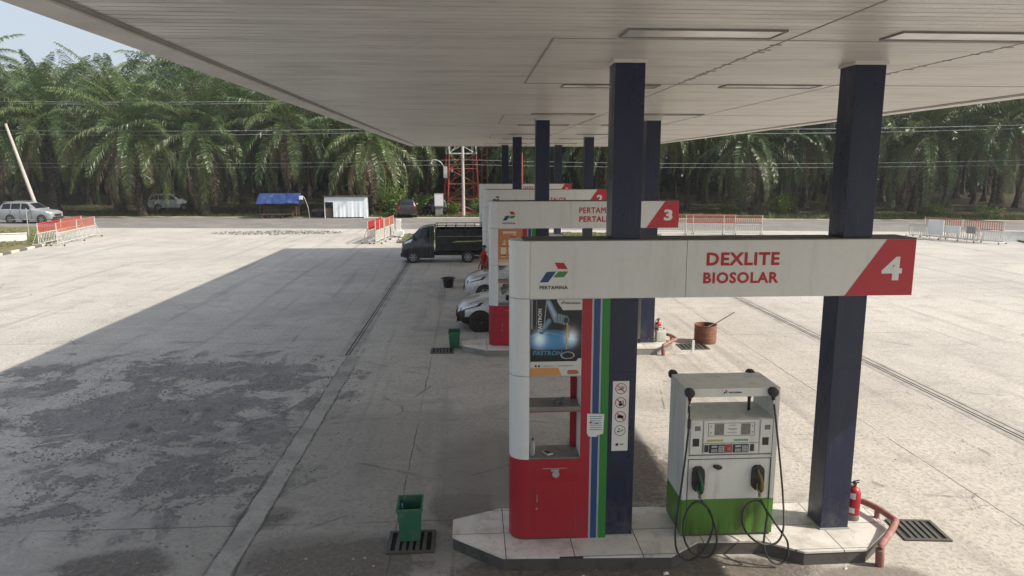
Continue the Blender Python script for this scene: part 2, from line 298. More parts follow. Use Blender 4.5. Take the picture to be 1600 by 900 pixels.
# ------------------------------------------------------------------ mesh builder
class MB:
    def __init__(s): s.v = []; s.f = []; s.mi = []; s.tone = []
    def add(s, vs, fs, mi=0, tone=0.):
        o = len(s.v); s.v += [tuple(v) for v in vs]; s.f += [tuple(i+o for i in f) for f in fs]; s.mi += [mi]*len(fs); s.tone += [tone]*len(fs); return s
    def box(s, x0, x1, y0, y1, z0, z1, mi=0):
        return s.add([(x0,y0,z0),(x1,y0,z0),(x1,y1,z0),(x0,y1,z0),(x0,y0,z1),(x1,y0,z1),(x1,y1,z1),(x0,y1,z1)],
                     [(3,2,1,0),(4,5,6,7),(0,1,5,4),(1,2,6,5),(2,3,7,6),(3,0,4,7)], mi)
    def bbox(s, x0, x1, y0, y1, z0, z1, b=.01, mi=0):
        "box with chamfered vertical and horizontal edges"
        bm = bmesh.new(); m = MB().box(x0, x1, y0, y1, z0, z1)
        vs = [bm.verts.new(v) for v in m.v]
        for f in m.f: bm.faces.new([vs[i] for i in f])
        bmesh.ops.bevel(bm, geom=bm.edges[:], offset=b, segments=2, affect='EDGES', profile=.6)
        bm.verts.index_update(); s.add([v.co[:] for v in bm.verts], [[v.index for v in f.verts] for f in bm.faces], mi); bm.free(); return s
    def prism(s, poly, axis, a, b, mi=0):
        n = len(poly)
        def P(p, t): return (p[0], p[1], t) if axis == 'z' else ((p[0], t, p[1]) if axis == 'y' else (t, p[0], p[1]))
        vs = [P(p, a) for p in poly]+[P(p, b) for p in poly]
        return s.add(vs, [tuple(range(n))[::-1], tuple(range(n, 2*n))]+[(i, (i+1) % n, n+(i+1) % n, n+i) for i in range(n)], mi)
    def tube(s, pts, r, n=8, mi=0, cap=True):
        pts = [Vector(p) for p in pts]; rr = r if isinstance(r, (list, tuple)) else [r]*len(pts); vs = []; fs = []
        up = None
        for i, p in enumerate(pts):
            t = (pts[min(i+1, len(pts)-1)]-pts[max(i-1, 0)]).normalized()
            if up is None:
                up = Vector((0, 0, 1)) if abs(t.z) < .9 else Vector((1, 0, 0))
            a = t.cross(up)
            if a.length < 1e-4: a = t.orthogonal()
            a.normalize(); b = a.cross(t).normalized(); up = b
            for k in range(n):
                an = 2*pi*k/n; vs.append(p+(a*cos(an)+b*sin(an))*rr[i])
        for i in range(len(pts)-1):
            for k in range(n): fs.append((i*n+k, i*n+(k+1) % n, (i+1)*n+(k+1) % n, (i+1)*n+k))
        if cap: fs += [tuple(range(n)), tuple(range((len(pts)-1)*n, len(pts)*n))[::-1]]
        return s.add(vs, fs, mi)
    def lathe(s, prof, c=(0, 0, 0), n=20, mi=0, axis='z'):
        vs = []; fs = []
        for (r, z) in prof:
            for k in range(n):
                a = 2*pi*k/n; x, y = r*cos(a), r*sin(a)
                vs.append((c[0]+x, c[1]+y, c[2]+z) if axis == 'z' else (c[0]+x, c[1]+z, c[2]+y) if axis == 'y' else (c[0]+z, c[1]+x, c[2]+y))
        m = len(prof)
        for i in range(m-1):
            for k in range(n): fs.append((i*n+k, i*n+(k+1) % n, (i+1)*n+(k+1) % n, (i+1)*n+k))
        fs += [tuple(range(n))[::-1], tuple(range((m-1)*n, m*n))]
        return s.add(vs, fs, mi)
    def build(s, name, mats, parent=None, smooth=False, loc=None, rz=0):
        me = bpy.data.meshes.new(name); me.from_pydata(s.v, [], s.f)
        if not isinstance(mats, (list, tuple)): mats = [mats]
        for m in mats: me.materials.append(M[m] if isinstance(m, str) else m)
        me.polygons.foreach_set('material_index', s.mi)
        if smooth:
            me.polygons.foreach_set('use_smooth', [True]*len(s.f)); 
            try: me.set_sharp_from_angle(angle=radians(38))
            except Exception: pass
        if any(s.tone):
            a = me.attributes.new('tone', 'FLOAT', 'FACE'); a.data.foreach_set('value', s.tone)
        bm = bmesh.new(); bm.from_mesh(me); bmesh.ops.recalc_face_normals(bm, faces=bm.faces[:]) if len(s.f) < 6000 else None; bm.to_mesh(me); bm.free()
        o = bpy.data.objects.new(name, me); COL.objects.link(o); o.parent = parent
        if loc: o.location = loc
        o.rotation_euler.z = rz
        return o
def tag(o, label=None, cat=None, group=None, kind=None):
    if label: o['label'] = label
    if cat: o['category'] = cat
    if group: o['group'] = group
    if kind: o['kind'] = kind
    return o
def thing(name, label, cat, loc=(0, 0, 0), rz=0, group=None):
    o = bpy.data.objects.new(name, None); COL.objects.link(o); o.location = loc; o.rotation_euler.z = rz; o.empty_display_size = .2
    return tag(o, label, cat, group)
def copy_tree(o, parent=None, label=None, loc=None, rz=None, sc=None):
    c = o.copy(); COL.objects.link(c)
    if parent: c.parent = parent
    if label: c['label'] = label
    if loc is not None: c.location = loc
    if rz is not None: c.rotation_euler.z = rz
    if sc is not None: c.scale = (sc, sc, sc)
    for ch in list(o.children): copy_tree(ch, c)
    return c
def text(s, x0, x1, z0, z1, y, m, parent, name='lettering', bold=.03, thick=.003, shear=0, rot=0):
    cu = bpy.data.curves.new('t', 'FONT'); cu.body = s; cu.size = 1; cu.offset = 0 if 'M' in s else bold; cu.extrude = .5; cu.shear = shear; cu.resolution_u = 3; cu.space_character = 1.0+bold*3.2
    o = bpy.data.objects.new('t', cu); COL.objects.link(o); dg = bpy.context.evaluated_depsgraph_get(); dg.update()
    me = bpy.data.meshes.new_from_object(o.evaluated_get(dg)); bpy.data.objects.remove(o); bpy.data.curves.remove(cu)
    xs = [v.co.x for v in me.vertices]; ys = [v.co.y for v in me.vertices]; ax, bx, ay, by = min(xs), max(xs), min(ys), max(ys)
    for v in me.vertices:
        u = (v.co.x-ax)/(bx-ax); w = (v.co.y-ay)/(by-ay); d = v.co.z+.5
        if rot: u, w = 1-w, u
        v.co = (x0+u*(x1-x0), y-d*thick, z0+w*(z1-z0))
    if 'M' in s and bold > .01:   # thicken by close copies, each a hair in front of the last
        bm = bmesh.new(); n0 = len(me.vertices); q = bold*.55*(x1-x0)/(bx-ax)
        for i, (dx, dz) in enumerate(((-q, -q), (q, -q), (-q, q), (q, q), (0, 0), (-q, 0), (q, 0))):
            k0 = len(bm.verts); bm.from_mesh(me); bm.verts.ensure_lookup_table()
            for v in bm.verts[k0:]: v.co.x += dx; v.co.z += dz; v.co.y -= .0002*i
        bm.to_mesh(me); bm.free()
    me.materials.append(M[m]); me.name = name
    ob = bpy.data.objects.new(name, me); COL.objects.link(ob); ob.parent = parent; return ob

# ------------------------------------------------------------------ SETTING
def yfar(x): return 68.2-.10*x-.0012*max(x, 0)**2*.6
def ynear(x): return 55.7-.105*x-(.0006*x*x if x > 0 else .0002*x*x)
XS = list(range(-232, 233, 8))
def strip(name, fa, fb, z, mat, xs=XS):
    m = MB(); vs = [(x, fa(x), z) for x in xs]+[(x, fb(x), z) for x in xs]; n = len(xs)
    m.add(vs, [(i, i+1, n+i+1, n+i) for i in range(n-1)]); return tag(m.build(name, mat), kind='structure')
g = MB(); g.add([(-239, -44, -.03), (239, -44, -.03), (239, 239, -.03), (-239, 239, -.03)], [(0, 1, 2, 3)]); tag(g.build('ground', 'soil'), kind='structure')
strip('forecourt', lambda x: -20, lambda x: ynear(x)+.3, 0, 'forecourt', [x for x in XS if -26 < x < 41][0:0] or [-70, -60, -50, -40, -30, -20, -10, 0, 10, 20, 30, 40, 50, 60])
strip('road', lambda x: ynear(x)+.0, yfar, .006, 'asphalt')
strip('road_shoulder', yfar, lambda x: yfar(x)+1.0, .004, 'shoulder')
# grass verges with kerbs
def verge(name, poly, label_kerb, kw=.16, h=.13):
    m = MB(); m.prism(poly, 'z', .0, h-.03); v = tag(m.build(name, 'turf'), kind='structure')
    return v
def kerb_line(pts, label, w=.16, h=.14, closed=False):
    P = [Vector((p[0], p[1], 0)) for p in pts]
    t = thing('kerb', label, 'kerb', P[0])
    seq = list(zip(P, P[1:]+([P[0]] if closed else [])))[:len(P)-(0 if closed else 1)]
    for a, b in seq:
        L = (b-a).length; m = MB(); m.bbox(0, L-.004, -w/2, w/2, 0, h, .02); o = m.build('kerb_run', 'kerb', t, loc=tuple(a-P[0]), rz=atan2(b.y-a.y, b.x-a.x))
    return t
verge('left_verge', [(-25.6, 38.6), (-26.35, 45.2), (-27.6, 50), (-30, 55), (-30.5, 58.3), (-62, 61.5), (-62, 38)], '')
kerb_line([(-25.5, 38.4), (-26.25, 45.2)], 'black and white striped kerb along the left grass verge beside the red barriers')
verge('median_verge', [(-4.5, 45.7), (13.6, 45.2), (12.6, 50.6), (-3.2, 52.2), (-4.7, 50.2)], '')
kerb_line([(-4.6, 45.6), (13.7, 45.1), (12.7, 50.7), (-3.2, 52.3), (-4.8, 50.2)], 'pale kerb round the grass island behind the black pickup', closed=True)
verge('right_verge', [(34.2, 40.2), (36.5, 46.6), (60, 44), (60, 36)], '')
# cement repair strip and drain slot on the left, double slot on the right
def ragged(x0, x1, y0, y1, z, jit, step=.35):
    m = MB(); vs = []; k = 0; y = y0
    while y <= y1:
        vs += [(x0+random.uniform(-jit, jit), y, z), (x1+random.uniform(-jit, jit), y, z)]; y += step; k += 1
    m.add(vs, [(2*i, 2*i+1, 2*i+3, 2*i+2) for i in range(k-1)]); return m
m = ragged(-3.17, -2.87, 5.5, 17.9, .004, .018, .16); tag(m.build('repaired_channel', 'cement'), kind='structure')
m = ragged(-3.42, -2.98, 17.9, 46, .004, .01); tag(m.build('channel_border', 'cement'), kind='structure')
m = MB(); m.box(-3.255, -3.225, 17.9, 45, .003, .008); m.box(-3.165, -3.145, 17.9, 45, .003, .008)
mc = MB()
for xe, w0 in ((-3.19, .011), (-2.85, .013)):
    y = 5.6; x = xe; vs = []
    while y < 18.6:
        x += (xe-x)*.25+random.uniform(-.011, .011); w = max(.002, .75*w0*random.uniform(.1, 1.4)*(1 if mnoise.noise((y*.6, xe, 0)) > -.25 else .25)); vs += [(x-w, y, .0075), (x+w, y, .0075)]; y += .09
    mc.add(vs, [(2*q, 2*q+1, 2*q+3, 2*q+2) for q in range(len(vs)//2-1)])
tag(mc.build('channel_crack', paint('crack_grey', (.11, .105, .10), .95, dirt=.5)), kind='structure')
tag(m.build('channel_slot', 'pit'), kind='structure')
m = ragged(9.55, 10.05, 6, 46, .004, .012); tag(m.build('channel_border', 'cement'), kind='structure')
m = MB(); m.box(9.70, 9.725, 6, 46, .003, .008); m.box(9.79, 9.815, 6, 46, .003, .008); m.box(9.94, 9.955, 6, 46, .003, .008); tag(m.build('channel_slot', 'pit'), kind='structure')
# loose stones over the broken patch
m = MB()
def stone(x, y, r):
    n = 6; vs = []
    for k in range(n):
        a = 2*pi*k/n+random.random()*.6; q = r*random.uniform(.7, 1.2); vs.append((x+q*cos(a), y+q*sin(a)*.85, 0))
    t = [(v[0]*.6+x*.4, v[1]*.6+y*.4, r*random.uniform(.35, .8)) for v in vs]
    m.add(vs+t, [tuple(range(n, 2*n))]+[(i, (i+1) % n, n+(i+1) % n, n+i) for i in range(n)], random.choice((0, 0, 2, 2, 1)))
for (cx, cy, rx, ry, cnt) in ((-6.2, 13.8, 2.3, 2.0, 5200), (-3.75, 12.7, .6, .8, 900), (-5.6, 16.6, 2.6, .9, 1600), (-8.4, 16, 1.6, 1.6, 900), (-5.2, 11.0, 2.2, .9, 1800), (-4.4, 8, 1.2, .6, 120), (-2, 8.1, 1.1, .7, 160), (-14.2, 53.2, 3.8, 1.3, 500), (-5.6, 13, 3, 3.5, 1500)):
    for k in range(cnt):
        a = random.random()*2*pi; q = sqrt(random.random())*1.25; x, y = cx+rx*q*cos(a), cy+ry*q*sin(a)
        if cy < 40 and mnoise.fractal((x*.9, y*.8, 0), 1, 2, 5) < random.uniform(-.1, .4): continue
        stone(x, y, random.choice((.006, .008, .010, .012, .014, .018, .024)) if cy < 40 else random.uniform(.03, .14))
for k in range(16): stone(-5.9+random.gauss(0, .6), 13.2+random.gauss(0, .5), random.uniform(.05, .11))
for k in range(300):
    x = random.uniform(-12, 9); y = random.uniform(7, 30); stone(x, y, random.uniform(.006, .016))
tag(m.build('gravel', [paint('stone_a', (.25, .25, .245), .9, dirt=.3), paint('stone_b', (.34, .33, .31), .9, dirt=.3), paint('stone_c', (.16, .16, .162), .9, dirt=.3)]), 'loose grey stones over the broken concrete', 'gravel', kind='stuff')

# ------------------------------------------------------------------ CANOPY
ZC = 5.95; CX0, CX1, CY0, CY1 = -3.32, 9.45, -4.0, 40.5; ZT = 7.15
can = thing('fuel_canopy', 'large flat white canopy roof on navy columns over the fuel islands', 'canopy', (3, 18, 0))
def cl(mb, name, mat, smooth=False, par=can):
    o = mb.build(name, mat, par, smooth); o.location = (-3, -18, 0) if par is can else (0, 0, 0); return o
m = MB(); pw = .15; y = CY0+.36; x0, x1 = CX0+.42, CX1-.36
while y < CY1-.36:
    y2 = min(y+pw, CY1-.36); m.add([(x0, y, ZC), (x1, y, ZC), (x1, y2-.009, ZC), (x0, y2-.009, ZC)], [(0, 1, 2, 3)], 0)
    m.add([(x0, y2-.009, ZC+.006), (x1, y2-.009, ZC+.006), (x1, y2, ZC+.006), (x0, y2, ZC+.006)], [(0, 1, 2, 3)], 1); y = y2
cl(m, 'ceiling', ['ceil', 'groove'])
m = MB()
for k in range(-1, 4):
    a, b = 6.93+9.8*k, 10.55+9.8*k
    m.box(.78, .80, a, b, ZC-.006, ZC+.01); m.box(.78, x1, a-.012, a, ZC-.006, ZC+.01); m.box(.78, x1, b, b+.012, ZC-.006, ZC+.01)
    y = a+.25
    while y < b-.2: 
        m.box(2.98, 3.06+.06*random.random(), y, y+.03, ZC-.004, ZC+.01); m.box(5.38, 5.46+.05*random.random(), y, y+.03, ZC-.004, ZC+.01); y += .15*random.choice((1, 2, 2, 3))
m.box(3.02, 3.034, CY0+.4, CY1-.4, ZC-.005, ZC+.01); m.box(5.40, 5.412, 5, 36, ZC-.005, ZC+.01)
cl(m, 'ceiling_seam', 'seam')
m = MB()   # edge trims: bottom flange, inner step, outer fascia, roof
m.box(CX0, CX0+.33, CY0, CY1, ZC-.03, ZC+.03); m.box(CX1-.33, CX1, CY0, CY1, ZC-.03, ZC+.03)
m.box(CX0+.33, CX1-.33, CY1-.33, CY1, ZC-.03, ZC+.03); m.box(CX0+.33, CX1-.33, CY0, CY0+.33, ZC-.03, ZC+.03)
cl(m, 'edge_trim', 'fascia')
m = MB(); m.box(CX0+.335, CX0+.42, CY0+.33, CY1-.33, ZC-.012, ZC+.02); m.box(CX1-.40, CX1-.335, CY0+.33, CY1-.33, ZC-.012, ZC+.02); cl(m, 'shadow_gap', 'seam')
m = MB(); m.box(CX0-.004, CX0+.05, CY0, CY1, ZC+.031, ZT); m.box(CX1-.05, CX1+.004, CY0, CY1, ZC+.031, ZT); m.box(CX0+.05, CX1-.05, CY1-.05, CY1+.004, ZC+.031, ZT); m.box(CX0+.05, CX1-.05, CY0-.004, CY0+.05, ZC+.031, ZT); cl(m, 'fascia', 'white2')
m = MB(); m.box(CX0+.05, CX1-.05, CY0+.05, CY1-.05, ZT-.25, ZT-.15); cl(m, 'roof', 'galv')
for k in range(-1, 4):
    for (lx, ly) in ((1.40, 6.42), (3.88, 6.42), (1.38, 10.62), (3.76, 10.52)):
        Y0 = ly+9.8*k
        if Y0 > CY1-1 or Y0 < CY0+.5: continue
        fr = MB(); a, b, c, d = lx, lx+1.4, Y0, Y0+.36; w = .016
        fr.box(a-w, b+w, c-w, c, ZC-.018, ZC+.01); fr.box(a-w, b+w, d, d+w, ZC-.018, ZC+.01); fr.box(a-w, a, c, d, ZC-.018, ZC+.01); fr.box(b, b+w, c, d, ZC-.018, ZC+.01)
        f = cl(fr, 'light_fixture', 'cgrey'); gl = MB(); gl.box(a, b, c, d, ZC-.010, ZC+.01); cl(gl, 'lens', 'lens', par=f)
ISL = [0, 9.8, 19.6, 29.4]
CW = .345
for k in ISL:
    for cx in (1.64, 4.43):
        CW = .345 if cx < 2 else .36
        m = MB(); m.bbox(cx, cx+CW, 8.215+k, 8.215+k+CW, .182, ZC+.01, .006); c = cl(m, 'column', 'navy')
        m = MB(); m.bbox(cx-.014, cx+CW+.014, 8.201+k, 8.229+k+CW, .178, .20, .004); cl(m, 'base_plate', 'galv', par=c)
        m = MB()
        for zz in (2.31, 4.75): m.box(cx-.0015, cx+CW+.0015, 8.2135+k, 8.2165+k+CW, zz, zz+.007)
        cl(m, 'cladding_joint', 'black_ink', par=c)
        m = MB(); m.box(cx-.02, cx+CW+.02, 8.195+k, 8.235+k+CW, ZC-.035, ZC+.005); cl(m, 'top_collar', 'fascia', par=c)
        if cx < 2:
            c['label'] = 'navy column with a white strip of prohibition symbols'
            m = MB(); m.box(1.70, 1.90, 8.209+k, 8.213+k, 1.31, 2.20); s = cl(m, 'safety_notice', 'paper', par=c)
            ring = MB(); pic = MB()
            for i in range(5):
                zc = 2.105-.178*i; xc = 1.80
                if i < 4:
                    n = 24; R0, R1 = .070, .061
                    vs = [(xc+R*cos(2*pi*q/n), 8.2075+k, zc+R*sin(2*pi*q/n)) for R in (R0, R1) for q in range(n)]
                    ring.add(vs, [(q, (q+1) % n, n+(q+1) % n, n+q) for q in range(n)], 0 if i < 3 else 1)
                    if i < 3: ring.add([(xc-.048, 8.207+k, zc+.040), (xc-.040, 8.207+k, zc+.048), (xc+.048, 8.207+k, zc-.040), (xc+.040, 8.207+k, zc-.048)], [(0, 1, 2, 3)])
                def pb(a, b, c_, d): pic.box(xc+a, xc+b, 8.2055+k, 8.2085+k, zc+c_, zc+d)
                def pt(pts, r=.004): pic.tube([(xc+a, 8.206+k, zc+b) for a, b in pts], r, 5)
                if i == 0: pb(-.042, .012, -.018, -.008); pb(.018, .026, -.018, -.008); pt([(0, .003), (.018, .008), (.008, .022), (.024, .034)]); pt([(.026, .0), (.036, .012), (.03, .024)])
                if i == 1: pb(-.024, .016, -.04, -.006); pb(-.018, .010, -.002, .022); pt([(.018, -.03), (.03, -.02), (.03, .03)]); 
                if i == 2: pb(-.038, .038, -.018, .014); pb(-.014, .014, .016, .026); pic.lathe([(.002, 0), (.016, 0)], (xc, 8.204+k, zc-.002), 12, 0, 'y')
                if i == 3: pic.lathe([(.001, 0), (.012, 0)], (xc-.022, 8.206+k, zc-.012), 10, 0, 'y'); pic.lathe([(.001, 0), (.009, 0)], (xc-.012, 8.206+k, zc+.022), 10, 0, 'y'); pt([(-.01, -.004), (.014, -.006), (.042, .014)])
                if i == 4: pic.lathe([(.001, 0), (.018, 0)], (xc-.034, 8.206+k, zc), 10, 0, 'y'); pb(.006, .046, -.004, .008)
            cl(ring, 'ring', ['red_ink', 'grey_ink'], par=s); cl(pic, 'pictogram', 'black_ink', par=s)
# sub-part depth: notice > ring is one level too deep, flatten under the column
for o in [o for o in bpy.data.objects if o.name.split('.')[0] in ('ring', 'pictogram')]:
    o.parent = o.parent.parent

# ------------------------------------------------------------------ ISLANDS
OCT = [(-.26, 8.74), (-.26, 8.31), (.35, 7.80), (2.36, 7.72), (2.77, 8.02), (3.57, 7.99), (3.98, 7.71), (4.75, 7.72), (5.28, 8.17), (5.34, 8.63), (5.22, 8.92), (4.0, 8.97), (3.6, 8.88), (2.8, 8.88), (2.4, 8.95), (.36, 9.01)]
names = {0: ('4', 'nearest'), 1: ('3', 'second'), 2: ('2', 'third'), 3: ('1', 'farthest')}
for i, k in enumerate(ISL):
    t = thing('pump_island', 'raised white tiled fuel island under the sign numbered %s' % names[i][0], 'island', (2.5, 8.4+k, 0), group='tiled fuel islands in a row')
    P = [(x-2.5, y-8.4) for x, y in OCT]
    m = MB(); m.prism(P, 'z', 0, .155); m.build('kerb_base', 'foot' if i == 0 else 'conc_grey', t)
    P2 = [(x*1.004, y*1.012) for x, y in P]; m = MB(); m.prism(P2, 'z', .156, .18); m.build('tiled_top', 'tile', t)
    # recessed-look kerb face tiles
def logo(parent, x, z, w, h, y):
    "three slanted blocks, lower left corner at x,z"
    def par(pts, mat, nm='logo_block'): mm = MB(); mm.prism([(x+a*w, z+b*h) for a, b in pts], 'y', y-.003, y); return mm.build(nm, mat, parent)
    par([(0, 0), (.30, .02), (.58, .56), (.24, .53)], 'blue_logo'); par([(.48, .26), (.85, .26), (1.0, .55), (.66, .55)][::1], 'green_logo')
    par([(.52, 1.0), (.84, .98), (.98, .67), (.64, .68)], 'red_ink')
def rounded(x0, x1, y0, y1, r, n=7):
    p = [(x1, y0), (x1, y1)]
    for q in range(n+1): a = pi/2+pi/2*q/n; p.append((x0+r+r*cos(a), y1-r+r*sin(a)))
    for q in range(n+1): a = pi+pi/2*q/n; p.append((x0+r+r*cos(a), y0+r+r*sin(a)))
    return p
def picture(kind, nx=66, nz=80):
    "printed poster picture as colour per cell; u right, v up (0..1)"
    rnd = random.Random(3)
    def seg(u, v, a, b, w0, w1=None):
        w1 = w0 if w1 is None else w1; dx, dy = b[0]-a[0], b[1]-a[1]; t = max(0, min(1, ((u-a[0])*dx+(v-a[1])*dy)/(dx*dx+dy*dy)))
        d = math.hypot(u-a[0]-t*dx, (v-a[1]-t*dy)*1.25); return d/(w0+(w1-w0)*t)
    def f(u, v):
        j = rnd.uniform(.85, 1.15)
        if kind == 0:
            if v < .19:
                if v < .11: 
                    return (.55, .27, .10) if u < .55+(.11-v)*.6 else (.55, .55, .53)
                return (.55, .55, .53)
            if (u > .55 and v > .93-.0) or (u > .52 and v > .86 and (u-.52) > (.93-v)*1.0+.04): return (.55, .55, .53)
            if v < .23 and u > .9+(v-.19): return (.55, .55, .53)
            c = [.006, .010, .016]
            bd = 0 if not (.18 < v < .58) else 1
            e = ((u-.42)/.50)**2+((v-.46)/.15)**2
            if e < 1: k = 1-e; c = [.02+.05*k, .10+.16*k, .20+.30*k]
            if abs(v-(.52+.05*sin(u*5))) < .012 and u < .85: c = [.10, .25, .38]
            if ((u-.45)/.40)**2+((v-.34)/.05)**2 < 1 and v < .35: c = [.01, .02, .03]
            g1 = math.hypot((u-.18), (v-.49)*1.2); g2 = math.hypot((u-.80), (v-.51)*1.2)
            for gg, s_ in ((g1, .13), (g2, .13)):
                k = math.exp(-(gg/s_)**2*1.3); c = [min(1, c[0]+.75*k), min(1, c[1]+.85*k), min(1, c[2]+.95*k)]
            # bottle neck and body
            d = seg(u, v, (.35, .96), (.50, .75), .055, .07)
            if d < 1: k = 1-d; c = [.05+.28*k, .11+.36*k, .15+.42*k]
            d = seg(u, v, (.36, .72), (.22, .60), .05, .06)
            if d < 1: k = 1-d; c = [.04+.1*k, .10+.2*k, .15+.25*k]
            d = seg(u, v, (.55, .755), (.68, .73), .075)
            if d < 1: k = abs(sin(u*60)); c = [.06+.14*k, .09+.17*k, .11+.2*k]
            if math.hypot(u-.69, (v-.73)*1.2) < .045: c = [.02, .03, .04]
            if u < .33 and v > .62 and (abs(u-.03) < .01 or abs(u-.27-(v-.7)*.15) < .008 or abs(u-.12) < .005): c = [.3, .32, .34]
            if abs(u-(.72-(.7-v)*.05)) < .012 and .35 < v < .69: c = [.50, .34, .08]
            if abs(u-.75) < .008 and .5 < v < .67: c = [.42, .28, .06]
            ee = ((u-.73)/.13)**2+((v-.27)/.045)**2
            if .75 < ee < 1.15: c = [.35, .37, .33]
            return [x*j for x in c]
        else:
            c = [.50, .20, .10]
            if v < .16: return (.62, .42, .22) if v > .1 else (.60, .55, .50)
            for (bx, bw, top) in ((.62, .20, .80), (.22, .12, .60)):
                if abs(u-bx) < bw*(1 if v < top-.1 else .6) and .22 < v < top: c = [.60, .55, .36] if int(v*20) % 5 else [.45, .10, .05]
                if abs(u-bx-bw*.3) < bw*.3 and top < v < top+.09: c = [.5, .42, .25]
            if .88 < v < .93 and .2 < u < .75: c = [.62, .5, .42]
            return [x*j for x in c]
    return f
def poster(parent, x0, x1, z0, z1, y, kind, nx=78, nz=96):
    f = picture(kind); me = bpy.data.meshes.new('poster'); vs = []; fs = []; cs = []
    for b in range(nz+1):
        for a in range(nx+1): vs.append((x0+(x1-x0)*a/nx, y, z0+(z1-z0)*b/nz))
    for b in range(nz):
        for a in range(nx):
            fs.append((b*(nx+1)+a, b*(nx+1)+a+1, (b+1)*(nx+1)+a+1, (b+1)*(nx+1)+a)); cs += list(f((a+.5)/nx, (b+.5)/nz))+[1.]
    me.from_pydata(vs, [], fs); at_ = me.color_attributes.new('print', 'FLOAT_COLOR', 'CORNER')
    cc = []
    for q in range(len(fs)): cc += cs[q*4:q*4+4]*4
    at_.data.foreach_set('color', cc)
    if 'print' not in M:
        n = N('poster_print'); va = n.new('ShaderNodeAttribute', attribute_name='print'); M['print'] = n.out(va.outputs['Color'], .25, 0)
    me.materials.append(M['print']); o = bpy.data.objects.new('poster', me); COL.objects.link(o); o.parent = parent; return o
GX, GY, GZ = .45, 8.18, .18
def gantry(idx, k, num, lines):
    L = {0: 'wide white fuel sign arch numbered 4 reading DEXLITE BIOSOLAR, nearest', 1: 'white fuel sign arch numbered 3 reading PERTAMAX PERTALITE, second in row',
         2: 'white fuel sign arch numbered 2 reading PERTALITE, third in row', 3: 'white fuel sign arch numbered 1 with DEXLITE, farthest in row'}[idx]
    t = thing('fuel_sign_arch', L, 'sign arch', (GX, GY+k, GZ), group='fuel sign arches over the islands')
    D = .42
    m = MB(); m.prism(rounded(0, .23, .0, D, .20), 'z', 1.052, 3.045); m.build('column_casing', 'white2', t, True)
    m = MB()
    for z in (2.10, 3.046): m.prism(rounded(-.002, .232, -.002, D+.002, .20), 'z', z, z+.006)
    m.build('casing_joint', 'grey_ink', t)
    m = MB(); m.prism(rounded(0, .23, -.012, D+.02, .20), 'z', 3.055, 3.73); m.build('beam_end', 'white2', t, True)
    # beam front + back sheets
    m = MB(); m.box(.234, 2.08, -.012, .012, 3.05, 3.73); m.box(2.086, 4.855, -.012, .012, 3.05, 3.73); m.box(.234, 4.855, D-.0, D+.02, 3.05, 3.73); m.box(4.835, 4.856, .013, D-.001, 3.05, 3.73)
    m.build('beam', 'white', t)
    m = MB(); m.box(.23, 1.18, .013, D-.001, 3.052, 3.07); m.box(1.55, 3.96, .013, D-.001, 3.052, 3.07); m.box(4.35, 4.83, .013, D-.001, 3.052, 3.07)
    m.build('beam_underside', 'white', t)
    m = MB(); m.box(.16, 1.183, -.016, D+.022, 3.731, 3.745); m.box(1.184, 1.546, -.016, .03, 3.731, 3.745); m.box(1.547, 3.97, -.016, D+.022, 3.731, 3.745); m.box(3.971, 4.335, -.016, .03, 3.731, 3.745); m.box(4.336, 4.862, -.016, D+.022, 3.731, 3.745); m.build('top_cover', 'topdark', t)
    m = MB(); m.prism([(4.03, 3.052), (4.50, 3.729), (4.858, 3.729), (4.858, 3.052)], 'y', -.016, -.0125); m.box(4.8565, 4.861, -.015, D+.02, 3.052, 3.729)
    rp = m.build('number_panel', 'red_sign', t)
    text(num, *{'4': (4.46, 4.71), '3': (4.48, 4.70), '2': (4.48, 4.71), '1': (4.54, 4.66)}[num], 3.235, 3.52, -.0165, 'white2', t, 'number', .04)
    for (s, a, b, c, d) in lines: text(s, a, b, c, d, -.0125, 'red_ink', t, 'lettering', .034)
    logo(t, .345, 3.245, .335, .235, -.0125); text('PERTAMINA', .345, .675, 3.165, 3.205, -.0125, 'black_ink', t, 'brand_lettering', .03)
    # stripe panel beside the column
    m = MB(); m.box(.86, 1.188, .012, D-.02, 0, 3.045); m.build('stripe_backing', 'white2', t)
    for (a, b, mt, nm) in ((.858, .975, 'red', 'red_stripe'), (1.0, 1.075, 'blue_s', 'blue_stripe'), (1.098, 1.19, 'green_s', 'green_stripe')):
        m = MB(); m.box(a, b, -.002, .0115, 0, 3.043); m.build(nm, mt, t)
    # red cabinet with door, drawer and desk
    m = MB(); m.prism(rounded(-.004, .857, -.006, D+.004, .20), 'z', .02, 1.05); cab = m.build('cabinet', 'red', t, True)
    m = MB(); m.prism(rounded(.004, .857, .004, D-.004, .20), 'z', .0, .02); m.build('plinth', 'foot', t)
    m = MB(); m.bbox(.30, .80, -.014, -.005, .12, .74, .003); d = m.build('door', 'red', cab)
    m = MB(); m.box(.285, .299, -.0085, -.005, .105, .755); m.box(.299, .815, -.0085, -.005, .741, .755); m.box(.801, .815, -.0085, -.005, .105, .741); m.build('door_gap', 'red_ink', cab)
    m = MB(); m.box(.325, .335, -.022, -.0135, .50, .60); m.lathe([(.001, -.022), (.014, -.022), (.014, -.0135)], (.325, 0, .42), 10, 0, 'y'); m.build('latch', 'steel', cab)
    m = MB(); m.bbox(.30, .80, -.012, -.005, .83, .95, .003); m.build('drawer', 'red', cab)
    m = MB(); m.box(.50, .60, -.016, -.0115, .90, .925); m.lathe([(.001, -.0155), (.045, -.0155), (.045, -.0118)], (.56, 0, .86), 12, 0, 'y'); m.box(.40, .70, -.0135, -.0118, .935, .942); m.build('worn_patch', 'galv', cab)
    m = MB(); m.box(.232, .857, .006, D-.006, 1.051, 1.066); m.build('desk_top', 'cgrey', t)
